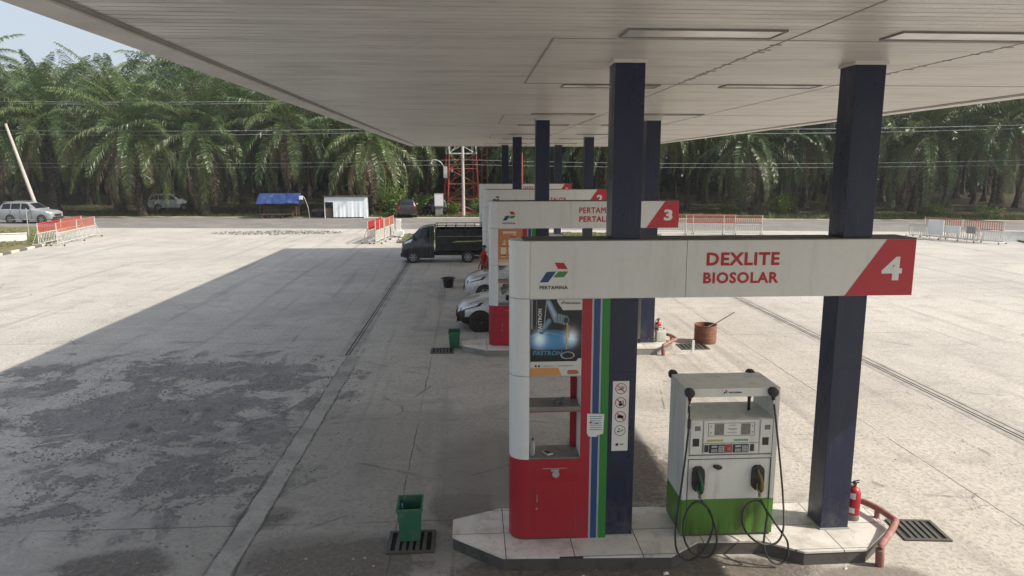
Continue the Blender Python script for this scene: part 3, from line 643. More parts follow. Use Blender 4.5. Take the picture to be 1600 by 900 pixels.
    # mid shelf
    m = MB(); m.box(.232, .857, .01, D-.01, 1.69, 1.705); m.box(.232, .857, .0, .0098, 1.66, 1.72); m.build('shelf', ['cgrey'], t)
    m = MB(); m.box(.232, .857, -.003, .0, 1.655, 1.668); m.build('shelf_lip', 'red', t)
    m = MB(); m.box(.78, .857, D-.06, D-.02, 1.067, 3.04); m.build('rear_post', 'red', t)
    # poster
    m = MB(); m.box(.235, .857, .0, .02, 2.10, 3.045); m.build('poster_board', 'galv', t)
    poster(t, .24, .852, 2.11, 3.04, -.003, 0 if idx in (0, 3) else 1, *((170, 210) if idx == 0 else (60, 72)))
    if idx == 0:
        text('FASTRON', .27, .62, 2.365, 2.42, -.004, 'cyan_print', t, 'poster_lettering', .02, .002, .2)
        text('FASTRON', .33, .375, 2.66, 2.93, -.004, 'paper', t, 'poster_lettering', .02, .002, 0, 1)
        text('PERTAMINA', .65, .83, 2.985, 3.005, -.004, 'black_ink', t, 'poster_lettering', .02, .002)
        text('@pertamina', .395, .52, 2.225, 2.24, -.004, 'grey_ink', t, 'poster_lettering', .01, .002)
        text('pertaminalubricants', .575, .755, 2.225, 2.24, -.004, 'grey_ink', t, 'poster_lettering', .01, .002)
        m = MB()
        for cx in (.305, .345): m.lathe([(.001, -.0045), (.014, -.0045), (.014, -.0035)], (cx, 0, 2.233), 12, 0, 'y')
        m.build('poster_icon', 'black_ink', t)
        m = MB(); m.prism([(.70, 2.125), (.80, 2.125), (.83, 2.145), (.80, 2.18), (.70, 2.18), (.68, 2.15)], 'y', -.0045, -.0035); m.build('poster_badge', 'bar_orange', t)
        logo(t, .60, 2.985, .045, .04, -.0035)
        m = MB(); m.prism([(.935, 1.38), (.955, 1.34), (1.05, 1.33), (1.07, 1.355), (1.135, 1.37), (1.145, 1.62), (.935, 1.63)], 'y', -.010, -.0025); nt = m.build('paper_note', 'paper', t)
        m = MB()
        for q in range(7): m.box(.965+.01*random.random(), 1.10+.02*random.random(), -.012, -.0105, 1.59-.028*q, 1.598-.028*q)
        m.build('print_line', 'cyan_print', nt); m = MB(); m.box(.965, .99, -.012, -.0105, 1.505, 1.53); m.box(1.03, 1.075, -.012, -.0105, 1.50, 1.515); m.build('print_mark', 'red_ink', nt)
    return t
gantry(0, 0, '4', [('DEXLITE', 2.32, 3.20, 3.43, 3.585), ('BIOSOLAR', 2.29, 3.20, 3.215, 3.35)])
gantry(1, ISL[1], '3', [('PERTAMAX', 2.30, 3.25, 3.43, 3.575), ('PERTALITE', 2.30, 3.25, 3.21, 3.355)])
gantry(2, ISL[2], '2', [('PERTALITE', 2.32, 3.26, 3.28, 3.42)])
gantry(3, ISL[3], '1', [('DEXLITE', 2.32, 3.20, 3.46, 3.60), ('BIOSOLAR', 2.29, 3.20, 3.25, 3.36)])

# ------------------------------------------------------------------ DISPENSERS
def smooth_path(pts, sub=6):
    out = []; n = len(pts)
    for i in range(n-1):
        p0, p1, p2, p3 = [Vector(pts[max(0, min(n-1, j))]) for j in (i-1, i, i+1, i+2)]
        for q in range(sub):
            t = q/sub; out.append(.5*((2*p1)+(-p0+p2)*t+(2*p0-5*p1+4*p2-p3)*t*t+(-p0+3*p1-3*p2+p3)*t**3))
    out.append(Vector(pts[-1])); return out
DX, DY, DZ = 2.58, 8.13, .18
def dispenser():
    t = thing('fuel_dispenser', 'white and green fuel dispenser with two hanging hoses on the nearest island', 'fuel pump', (DX, DY, DZ), group='fuel dispensers, one on each island')
    W_, D_, H_ = 1.17, .66, 1.93
    m = MB(); m.bbox(0, W_, .0, D_, .03, .49, .006); m.build('lower_body', 'disp_green', t)
    m = MB(); m.box(.02, W_-.02, .02, D_-.02, 0, .03); m.build('plinth', 'foot', t)
    m = MB(); m.bbox(.06, W_-.06, .008, D_-.008, .492, 1.535, .005); m.build('upper_body', 'disp_white', t)
    for a, b in ((0, .058), (W_-.058, W_)):
        m = MB(); m.bbox(a, b, .0, D_, .492, 1.82, .004); m.build('side_panel', 'disp_white', t)
    m = MB(); m.bbox(0, W_, 0, D_, 1.822, H_, .006); m.build('top_housing', 'disp_white', t)
    m = MB(); m.box(.90, .93, .30, .33, 1.536, 1.821); m.lathe([(.02, 0), (.03, .02), (.028, .07), (.012, .09)], (.915, .315, 1.70), 12); m.build('vent_pipe', 'black', t)
    logo(t, .46, 1.862, .05, .05, -.001); text('PERTAMINA', .53, .69, 1.868, 1.886, -.001, 'black_ink', t, 'brand_lettering', .03)
    # front electronics fascia
    m = MB(); m.bbox(.235, .925, -.016, .007, 1.24, 1.53, .004); m.build('display_panel', 'disp_white', t)
    m = MB(); m.box(.29, .87, -.0195, -.0165, 1.33, 1.335); m.box(.29, .87, -.0195, -.0165, 1.492, 1.497); m.box(.29, .295, -.0195, -.0165, 1.335, 1.492); m.box(.865, .87, -.0195, -.0165, 1.335, 1.492); m.build('display_border', 'grey_ink', t)
    for a in (.37, .70):
        m = MB(); m.bbox(a, a+.115, -.021, -.0165, 1.345, 1.485, .002); m.build('display_screen', 'screen', t)
    m = MB()
    for (a, b, z) in ((.545, .635, 1.462), (.53, .65, 1.42), (.55, .64, 1.405), (.53, .65, 1.372)): m.box(a, b, -.018, -.0165, z, z+.006)
    for a in (.325, .84):
        for z in (1.375, 1.455): m.lathe([(.001, -.019), (.009, -.019), (.009, -.0165)], (a, 0, z), 8, 0, 'y')
    m.build('panel_print', 'grey_ink', t)
    for a, mt in ((.28, 'yellow_s'), (.62, 'grn_txt')):
        m = MB()
        if mt == 'yellow_s': m.box(a, a+.20, -.019, -.0165, 1.262, 1.285)
        else:
            for q in range(9): m.box(a+.02*q, a+.02*q+.013, -.019, -.0165, 1.262, 1.288)
        m.build('product_strip', mt, t)
    m = MB(); m.bbox(.24, .92, -.028, .007, 1.105, 1.235, .004); m.build('keypad_panel', 'disp_white', t)
    for a in (.305, .60):
        m = MB(); m.bbox(a, a+.20, -.033, -.0285, 1.118, 1.226, .002); kp = m.build('keypad', 'black', t)
        m = MB(); m.box(a+.03, a+.10, -.036, -.0335, 1.19, 1.212)
        for u in range(4):
            for w in range(4): m.box(a+.118+.019*u, a+.132+.019*u, -.036, -.0335, 1.130+.021*w, 1.146+.021*w)
        for u in range(4): 
            for w in range(2): m.box(a+.03+.019*u, a+.044+.019*u, -.036, -.0335, 1.132+.022*w, 1.148+.022*w)
        m.build('key', 'btn', kp)
    for a in (.248, .818):
        m = MB(); m.bbox(a, a+.05, -.033, -.0285, 1.132, 1.222, .002); m.build('side_button', 'black', t)
    m = MB(); m.bbox(.51, .592, -.034, -.0285, 1.118, 1.226, .002); sb = m.build('stop_button', 'red_sign', t)
    m = MB(); m.lathe([(.001, -.044), (.024, -.044), (.026, -.0345)], (.551, 0, 1.172), 14, 0, 'y'); m.build('button_cap', 'redfade', sb)
    for a in (.075, .945):
        m = MB(); m.bbox(a, a+.15, -.012, .007, 1.10, 1.53, .004); b = m.build('side_module', 'disp_white', t)
        m = MB(); m.box(a+.03, a+.11, -.0145, -.0125, 1.20, 1.30); m.build('reader_slot', 'black', b)
        m = MB(); m.box(a+.05, a+.12, -.0145, -.0125, 1.40, 1.46); m.build('label_plate', 'screen', b)
    m = MB(); m.box(.065, W_-.065, -.002, .0075, 1.075, 1.081); m.box(.065, W_-.065, -.002, .0075, 1.022, 1.027); m.box(.065, .07, -.002, .0075, .03, 1.02); m.box(W_-.07, W_-.065, -.002, .0075, .03, 1.02); m.build('panel_joint', 'black_ink', t)
    m = MB(); m.prism([(.375, .93), (.42, .90), (.465, .91), (.48, .935), (.44, .95), (.39, .95)], 'y', -.05, .007); m.build('door_handle', 'black', t)
    def px(zx, zy, y): # detail-photo pixel to local point
        w = at(1000+zx*.378, 560+zy*.378, DY+y); return (w.x-DX, y, w.z-DZ)
    for (cx, mt, nzl) in ((.235, 'gnoz', 0), (.985-.0, 'gold', 1)):
        c = px(239 if nzl == 0 else 484, 490, 0); cx = c[0]
        m = MB(); pr = []
        for q in range(16):
            a = 2*pi*q/16; pr.append((cx+.075*max(-1, min(1, 1.25*cos(a))), .78+.155*max(-1, min(1, 1.15*sin(a)))))
        m.prism(pr, 'y', -.045, .007); bt = m.build('nozzle_boot', 'black', t)
        m = MB(); m.tube(smooth_path([(cx-.02, -.055, .90), (cx-.008, -.10, .84), (cx+.012, -.12, .76), (cx+.02, -.11, .68), (cx+.015, -.09, .62)]), [.012]*6+[.02]*8+[.028]*6+[.022]*5, 8); 
        m.tube(smooth_path([(cx-.03, -.10, .74), (cx-.045, -.12, .68), (cx-.01, -.13, .63), (cx+.03, -.12, .65), (cx+.035, -.12, .72)]), .008, 6); m.build('nozzle', mt, t, True)
        m = MB(); m.tube([(cx+.015, -.09, .63), (cx+.015, -.085, .56)], [.03, .026], 10); m.build('hose_coupling', 'steel', t, True)
    for (zx, zy) in ((205, 142), (550, 138)):
        c = px(zx, zy, -.03); m = MB(); m.lathe([(.02, .06), (.05, .05), (.062, .0), (.055, -.045), (.02, -.06)], c, 14, 0, 'y'); m.lathe([(.025, .03), (.025, -.0), (.018, -.04)], (c[0], c[1]-.02, c[2]-.06), 10); m.build('hose_swivel', 'black', t, True)
        m = MB(); m.lathe([(.02, .06), (.05, .05), (.062, .0), (.055, -.045), (.02, -.06)], (c[0], D_+.03, c[2]+.02), 14, 0, 'y'); m.build('hose_swivel', 'black', t, True)
    h1 = [(205, 165, -0.05), (200, 300, -0.08), (178, 480, -0.1), (158, 620, -0.12), (146, 720, -0.4), (155, 800, -0.47), (200, 833, -0.47), (255, 800, -0.47), (292, 735, -0.4), (302, 680, -0.27), (285, 625, -0.16), (240, 592, -0.13), (200, 620, -0.13), (178, 690, -0.4), (190, 765, -0.47), (232, 815, -0.47), (285, 818, -0.47), (316, 765, -0.47), (308, 690, -0.4), (280, 620, -0.13), (252, 585, -0.085)]
    h2 = [(552, 165, -0.05), (562, 260, -0.08), (578, 420, -0.1), (590, 560, -0.12), (594, 690, -0.4), (572, 755, -0.47), (525, 770, -0.47), (470, 750, -0.47), (430, 700, -0.4), (424, 640, -0.27), (450, 598, -0.14), (495, 590, -0.12), (530, 640, -0.27), (575, 705, -0.4), (610, 760, -0.47), (606, 825, -0.47), (570, 850, -0.47), (530, 825, -0.47), (512, 770, -0.47), (520, 690, -0.4), (525, 640, -0.27), (500, 585, -0.085)]
    for h in (h1, h2):
        m = MB(); m.tube(smooth_path([px(*q) for q in h], 7), .0125, 8); m.build('hose', 'rubber', t, True)
    for (zx, zy) in ((204, 190), (552, 172)):
        m = MB(); a = px(zx, zy, -.055); b = px(zx, zy+16, -.06); m.tube([a, b], .018, 8); m.build('hose_coupling', 'steel', t, True)
    m = MB()
    for (z1, z2, r) in ((195, 225, .017), (252, 290, .022), ): m.tube([px(204, z1, -.06), px(202, z2, -.075)], r, 8)
    m.build('breakaway_valve', 'black', t, True)
    return t
d0 = dispenser()
for i in (1, 2, 3): copy_tree(d0, label='fuel dispenser standing behind the sign arch numbered %s' % names[i][0], loc=(DX, DY+ISL[i], DZ))

# ------------------------------------------------------------------ small things round the islands
def guard(k, lab):
    t = thing('pipe_guard', lab, 'guard rail', (5.2, 8.0+k, 0), group='bent pipe guards at the island ends')
    P = [Vector(p)-Vector((5.2, 8.0, 0)) for p in ((4.90, 7.65, .0), (4.88, 7.64, .22), (4.92, 7.67, .27), (5.18, 7.92, .30), (5.34, 8.10, .31), (5.37, 8.18, .31), (5.33, 8.48, .31), (5.24, 8.72, .30), (5.05, 8.95, .29))]
    m = MB(); m.tube([P[0], P[1]], .05, 12); m.build('leg', 'redfade', t, True)
    m = MB(); m.tube(smooth_path([P[1]+Vector((0, 0, .03)), P[2]+Vector((0, 0, .0)), P[3], P[4], P[5], P[6], P[7], P[8]], 4), .042, 12); m.build('rail', 'redfade', t, True)
    m = MB(); m.tube([P[6]-Vector((0, 0, .02)), (P[6].x, P[6].y, 0)], .035, 10); m.build('leg', 'redfade', t, True)
    m = MB(); m.tube([P[8]-Vector((0, 0, .0)), (P[8].x, P[8].y, 0)], .045, 10); m.build('leg', 'redfade', t, True)
guard(0, 'faded red bent pipe guard at the right end of the nearest island'); guard(9.8, 'faded red bent pipe guard beside the white jerrycan on the island numbered 3')
guard(19.6, 'bent pipe guard at the end of the island numbered 2'); guard(29.4, 'bent pipe guard at the end of the island numbered 1')
def ext(x, y, z, s, lab):
    t = thing('fire_extinguisher', lab, 'fire extinguisher', (x, y, z), group='red fire extinguishers by the columns')
    m = MB(); m.lathe([(.085, .055), (.088, .10), (.088, .40), (.075, .45), (.045, .48), (.022, .49), (.022, .52)], n=20); m.build('cylinder', 'red', t, True)
    m = MB(); m.lathe([(.082, 0), (.09, .005), (.09, .075), (.086, .085)], n=20); m.build('base_skirt', 'cgrey', t, True)
    m = MB(); m.lathe([(.02, .515), (.026, .525), (.026, .555), (.012, .565)], n=12); m.box(-.07, .055, -.012, .012, .545, .556); m.tube([(-.03, 0, .57), (.06, 0, .585)], .008, 6); m.tube([(-.03, 0, .55), (-.03, 0, .57)], .008, 6); m.build('valve_handle', 'black', t)
    m = MB(); m.tube(smooth_path([(-.02, -.02, .53), (-.09, -.05, .52), (-.108, -.05, .40), (-.10, -.04, .2)]), .009, 6); m.build('hose', 'rubber', t, True)
    m = MB()
    for z0, z1 in ((.12, .20), (.33, .42)):
        n = 6; vs = []
        for q in range(n+1):
            a = radians(200+q*9); vs += [(.0895*cos(a), .0895*sin(a), z0), (.0895*cos(a), .0895*sin(a), z1)]
        m.add(vs, [(2*q, 2*q+2, 2*q+3, 2*q+1) for q in range(n)])
    m.build('sticker', 'paper', t)
    t.scale = (s, s, s); return t
ext(4.99, 8.47, .18, .92, 'red fire extinguisher standing beside the right column of the nearest island')
ext(5.02, 18.48, .18, .98, 'small red fire extinguisher standing behind the white jerrycan')
t = thing('jerrycan', 'white plastic jerrycan on the island numbered 3 in front of an extinguisher', 'jerrycan', (5.02, 18.2, .18))
m = MB(); m.bbox(-.13, .13, -.09, .09, 0, .30, .03); m.prism([(-.11, .29), (.11, .29), (.05, .35), (-.06, .35)], 'y', -.06, .06); m.build('body', 'can_white', t, True)
m = MB(); m.tube([(-.08, 0, .33), (-.05, 0, .40), (.02, 0, .40), (.04, 0, .34)], .014, 6); m.build('handle', 'can_white', t); m = MB(); m.lathe([(.025, 0), (.025, .04)], (.08, 0, .33), 10); m.build('cap', 'redfade', t)
def grate(x, y, rz, lab, w=.60, d=.55):
    t = thing('drain_grate', lab, 'drain grate', (x, y, 0), rz, 'square iron drain grates beside the islands')
    m = MB(); m.box(-w/2, w/2, -d/2, d/2, .001, .006); m.build('pit', 'pit', t)
    m = MB(); f = .045; m.box(-w/2, w/2, -d/2, -d/2+f, .0065, .022); m.box(-w/2, w/2, d/2-f, d/2, .0065, .022); m.box(-w/2, -w/2+f, -d/2+f, d/2-f, .0065, .022); m.box(w/2-f, w/2, -d/2+f, d/2-f, .0065, .022); m.build('frame', 'iron', t)
    m = MB(); nb = 6
    for q in range(nb-1):
        x0 = -w/2+f+(w-2*f)*(q+1)/nb; m.box(x0-.024, x0+.024, -d/2+f, d/2-f, .008, .019)
    m.build('bars', 'iron', t)
grate(-.80, 8.52, 0, 'square iron drain grate under the nearest green bin')
grate(5.88, 8.43, -.1, 'square iron drain grate right of the nearest pipe guard')
grate(-.78, 18.2, 0, 'square iron drain grate beside the farther green bin'); grate(5.92, 18.25, 0, 'iron drain grate beside the rusty drum', .75, .6)
def bin_(x, y, z, rz, lab, h=.46, tilt=0):
    t = thing('green_bin', lab, 'bin', (x, y, z), rz, 'open green plastic bins')
    b0, b1 = (.125, .15), (.155, .20); th = .012
    def ring(hx, hy, zz): return [(-hx, -hy, zz), (hx, -hy, zz), (hx, hy, zz), (-hx, hy, zz)]
    vs = ring(*b0, 0)+ring(*b1, h)+ring(b1[0]-th, b1[1]-th, h)+ring(b0[0]-th, b0[1]-th, .02)
    fs = [(3, 2, 1, 0)]+[(i, (i+1) % 4, 4+(i+1) % 4, 4+i) for i in range(4)]+[(4+i, 4+(i+1) % 4, 8+(i+1) % 4, 8+i) for i in range(4)]+[(8+i, 8+(i+1) % 4, 12+(i+1) % 4, 12+i) for i in range(4)]+[(12, 13, 14, 15)]
    m = MB(); m.add(vs, fs); m.build('body', 'bin_green', t)
    m = MB(); q = b1; m.box(-q[0]-.012, q[0]+.012, -q[1]-.012, -q[1]+.001, h-.03, h+.004); m.box(-q[0]-.012, q[0]+.012, q[1]-.001, q[1]+.012, h-.03, h+.004); m.box(-q[0]-.012, -q[0]+.001, -q[1]+.001, q[1]-.001, h-.03, h+.004); m.box(q[0]-.001, q[0]+.012, -q[1]+.001, q[1]-.001, h-.03, h+.004); m.build('rim', 'bin_green', t)
    return t
b = bin_(-.82, 8.66, .022, .03, 'green plastic bin with a blue stick inside, standing on the nearest grate')
m = MB(); m.tube([(-.10, .08, .03), (-.09, -.12, .50)], .012, 6); s_ = m.build('brush_handle', 'cyan_print'); s_.location = (-.82, 8.66, .022); tag(s_, 'blue brush handle leaning inside the nearest green bin', 'stick')
bin_(-.47, 18.6, .0, .02, 'green plastic bin beside the island numbered 3', .46)
t = thing('black_tub', 'black plastic tub standing alone on the concrete between car and pickup', 'tub', (-.93, 28.3, 0))
m = MB(); m.lathe([(.16, 0), (.18, .01), (.235, .36), (.26, .37), (.26, .40), (.235, .40), (.16, .03), (.01, .03)], n=20); m.build('body', 'black', t, True)
for s in (-1, 1):
    m = MB(); m.tube([(s*.25, -.06, .38), (s*.30, -.04, .37), (s*.30, .04, .37), (s*.25, .06, .38)], .012, 6); m.build('handle', 'black', t)
t = thing('rusty_drum', 'rusty cut-down drum with a rod leaning out, right of the second island', 'drum', (6.42, 18.75, 0))
m = MB(); m.lathe([(.29, 0), (.30, .02), (.30, .16), (.308, .17), (.30, .18), (.30, .32), (.308, .33), (.30, .34), (.30, .50), (.31, .51), (.285, .51), (.28, .05), (.01, .05)], n=28); m.build('body', 'rust', t, True)
m = MB(); m.lathe([(.01, .38), (.278, .38)], n=24); m.build('contents', 'cgrey', t)
m = MB(); m.tube([(6.30, 18.60, .42), (6.72, 18.78, .53), (7.30, 19.0, .78)], .014, 6); tag(m.build('metal_rod', 'black'), 'thin dark rod sticking out of the rusty drum', 'rod')
t = thing('upright_board', 'narrow pale upright post with flat foot bar beside the second grate', 'post', (5.72, 17.6, 0)); m = MB(); m.box(-.03, .03, -.02, .02, .01, .34); m.build('post', 'wall_white', t); m = MB(); m.box(-.45, .03, -.03, .03, .0, .012); m.build('foot_bar', 'wall_white', t)
t = thing('phone', 'white phone with dark screen lying on the nearest cabinet desk', 'phone', (.92, 8.34, GZ+1.0665), .5)
m = MB(); m.bbox(-.038, .038, -.075, .075, 0, .012, .004); m.build('body', 'paper', t); m = MB(); m.box(-.03, .03, -.05, .058, .0122, .0135); m.build('screen', 'black_ink', t)
t = thing('bottle', 'small clear water bottle standing at the left of the nearest cabinet desk', 'bottle', (.735, 8.30, GZ+1.0665))
n = N('clear_plastic'); n.out((.7, .75, .76, 1), .1); n.set(n.b.inputs['Transmission Weight'], .7); M['clear'] = n.m
m = MB(); m.lathe([(.028, 0), (.032, .01), (.032, .12), (.026, .15), (.012, .18), (.012, .19)], n=14); m.build('body', 'clear', t, True); m = MB(); m.lathe([(.015, .19), (.015, .215)], n=12); m.build('cap', 'blue_s', t)
m = MB(); m.tube([(1.0, 8.35, GZ+1.725), (1.05, 8.4, GZ+1.74), (1.1, 8.33, GZ+1.73), (1.12, 8.42, GZ+1.75), (1.03, 8.3, GZ+1.73)], .02, 6); tag(m.build('rag', 'grey_ink'), 'crumpled grey rag on the nearest cabinet shelf', 'rag')
for (x, y, r, lab) in ((.62, 7.55, .03, 'crumpled white paper scrap below the left of the nearest kerb'), (2.27, 7.62, .035, 'folded white paper scrap in front of the dispenser kerb'), (1.28, 7.62, .02, 'small white paper scrap in the middle before the nearest kerb'), (3.0, 7.72, .015, 'tiny white scrap under the left hose loop'), (4.45, 7.6, .02, 'white cigarette-thin scrap before the right part of the kerb')):
    m = MB(); vs = [(x+random.uniform(-r, r), y+random.uniform(-r, r), random.uniform(.004, r*.8)) for _ in range(5)]
    vs = [(x-r, y-r*.7, .004), (x+r, y-r*.5, .006), (x+r*.8, y+r*.8, .012), (x-r*.7, y+r, .005), (x+r*.1, y, r*.9)]
    m.add(vs, [(0, 1, 4), (1, 2, 4), (2, 3, 4), (3, 0, 4)]); tag(m.build('paper_scrap', 'paper'), lab, 'litter', 'paper scraps on the ground')

# ------------------------------------------------------------------ VEHICLES  (local: nose at x=-L/2, left side y<0)
def vehicle(name, lab, loc, rz, L, st, body, wheels, wr, win, wind, extras, hubmat='steel', grp=None, capf=True, cat='car', dark=None):
    t = thing(name, lab, cat, loc, rz, grp); ox = -L/2
    # station: (x, zb, zbelt, ztop, w, wtop)
    def ring(x):
        for i in range(len(st)-1):
            if st[i][0] <= x <= st[i+1][0]: break
        a, b = st[i], st[i+1]; q = 0 if b[0] == a[0] else max(0, min(1, (x-a[0])/(b[0]-a[0]))); P0, P3 = st[max(0, i-1)], st[min(len(st)-1, i+2)]; h = b[0]-a[0] or 1
        v = [x]
        for j in range(1, 6):
            ma = (b[j]-P0[j])/max(1e-6, b[0]-P0[0]) if i > 0 else (b[j]-a[j])/h; mb = (P3[j]-a[j])/max(1e-6, P3[0]-a[0]) if i < len(st)-2 else (b[j]-a[j])/h
            dl = (b[j]-a[j])/h
            ma, mb = (0 if ma*dl <= 0 else math.copysign(min(abs(ma), 3*abs(dl)), dl)), (0 if mb*dl <= 0 else math.copysign(min(abs(mb), 3*abs(dl)), dl))
            q2, q3 = q*q, q*q*q; v.append(a[j]*(2*q3-3*q2+1)+h*ma*(q3-2*q2+q)+b[j]*(3*q2-2*q3)+h*mb*(q3-q2))
        x, zb, zl, zt, w, wt = v; mid = zb+(zl-zb)*.45
        return [(x, 0, zb), (x, w*.86, zb), (x, w*.97, zb+.07), (x, w, mid), (x, w*.985, zl-.06), (x, w*.95, zl), (x, wt, zt-.045), (x, wt*.90, zt-.005), (x, wt*.5, zt+.015), (x, 0, zt+.02)]
    def S(x, v, side, off=0):
        r = ring(x); i = min(int(v), 8); q = v-i; p = [r[i][j]+(r[i+1][j]-r[i][j])*q for j in range(3)]
        d = (r[i+1][1]-r[i][1], r[i+1][2]-r[i][2]); l = math.hypot(*d) or 1; nrm = (d[1]/l, -d[0]/l)
        return (p[0]+ox, side*(p[1]+nrm[0]*off), p[2]+nrm[1]*off)
    m = MB(); xs = []
    for a, b in zip(st, st[1:]):
        k = max(2, int((b[0]-a[0])/.08)); xs += [a[0]+(b[0]-a[0])*q/k for q in range(k)]
    xs.append(st[-1][0]); vs = []
    for x in xs:
        r = ring(x); vs += [(p[0]+ox, -p[1], p[2]) for p in r]+[(p[0]+ox, p[1], p[2]) for p in r[1:9]][::-1]
    n = 18; fs = [(i*n+k, i*n+(k+1) % n, (i+1)*n+(k+1) % n, (i+1)*n+k) for i in range(len(xs)-1) for k in range(n)]
    fs += [tuple(range(n)), tuple(range((len(xs)-1)*n, len(xs)*n))[::-1]]
    m.add(vs, fs)
    if dark is not None:
        for fi, f in enumerate(m.f):
            cx_ = sum(m.v[v_][0] for v_ in f)/len(f)-ox; cz_ = sum(m.v[v_][2] for v_ in f)/len(f)
            if dark(cx_, cz_): m.mi[fi] = 1
    bd = m.build('body', [body, 'black'], t, True)
    def patch(nm, x0, x1, v0, v1, mat, sides=(-1, 1), off=.008, par=t, top=False, skew=None):
        for s in sides:
            m = MB(); nx = max(2, int((x1-x0)/.12)); nv = 4; vs = []
            for a in range(nx+1):
                for b_ in range(nv+1):
                    q = a/nx; vv = b_/nv; xa, xb = (x0, x1) if skew is None else (x0+skew[0]*vv, x1+skew[1]*vv)
                    vs.append(S(xa+(xb-xa)*q, v0+(v1-v0)*vv, s, off))
            m.add(vs, [(a*(nv+1)+b_, a*(nv+1)+b_+1, (a+1)*(nv+1)+b_+1, (a+1)*(nv+1)+b_) for a in range(nx) for b_ in range(nv)])
            o = m.build(nm, mat, par, True)
    for (x0, x1, sk) in win: patch('side_window', x0, x1, 5.12, 5.92, 'glass_c', skew=sk)
    for (x0, x1, nm) in wind:
        m = MB(); vs = []
        for a in range(5):
            x = x0+(x1-x0)*a/4; row = [S(x, v, -1, .008) for v in (6.5, 7.4, 8.5)]+[S(x, 9, 1, .008)]+[S(x, v, 1, .008) for v in (8.5, 7.4, 6.5)]; vs += row
        m.add(vs, [(a*7+b_, a*7+b_+1, (a+1)*7+b_+1, (a+1)*7+b_) for a in range(4) for b_ in range(6)]); m.build(nm, 'glass_c', t, True)
    wy = st[len(st)//2][4]
    for wx in wheels:
        for s in (-1, 1):
            y1 = s*(wy+.005); y0 = s*(wy-.20)
            m = MB(); m.lathe([(wr*.5, 0), (wr*1.13, 0), (wr*1.13, .02)], (wx+ox, s*(wy*.985)-(.012 if s < 0 else .0), wr*1.02), 24, 0, 'y'); m.build('wheel_arch', 'black', t)
            m = MB(); m.lathe([(wr*.6, y0), (wr*.95, y0), (wr, y0+s*.03), (wr, y1+s*.01), (wr*.93, y1+s*.03), (wr*.62, y1+s*.03), (wr*.6, y1+s*.01)], (wx+ox, 0, wr), 28, 0, 'y'); wh = m.build('wheel', 'rubber', t, True)
            m = MB(); m.lathe([(.01, y1+s*.012), (wr*.2, y1+s*.03), (wr*.22, y1-s*.03), (wr*.56, y1-s*.03)], (wx+ox, 0, wr), 24, 1, 'y'); m.lathe([(wr*.56, y1-s*.03), (wr*.57, y1+s*.028), (wr*.64, y1+s*.03), (wr*.64, y1-s*.03)], (wx+ox, 0, wr), 24, 0, 'y'); m.lathe([(.01, y1+s*.02), (wr*.17, y1+s*.032), (wr*.17, y1-s*.02)], (wx+ox, 0, wr), 12, 0, 'y')
            for q in range(6):
                a = q*pi/3; c_, s2 = cos(a), sin(a); e = wr*.055
                vs = [(wx+ox+c_*R-s2*e*g_, y1+s*.02+dy_, wr+s2*R+c_*e*g_) for dy_ in (0, -s*.03) for R in (wr*.14, wr*.6) for g_ in (-1.5, 1.5)]; m.add(vs, [(0, 1, 3, 2), (4, 5, 7, 6), (0, 2, 6, 4), (1, 3, 7, 5)])
            m.build('rim', [hubmat, 'black'], wh)
    for ex in extras(t, S, patch, ox, bd) or []: pass
    return t
def box_part(t, nm, mat, *b, bev=.01): m = MB(); m.bbox(*b, bev); return m.build(nm, mat, t)
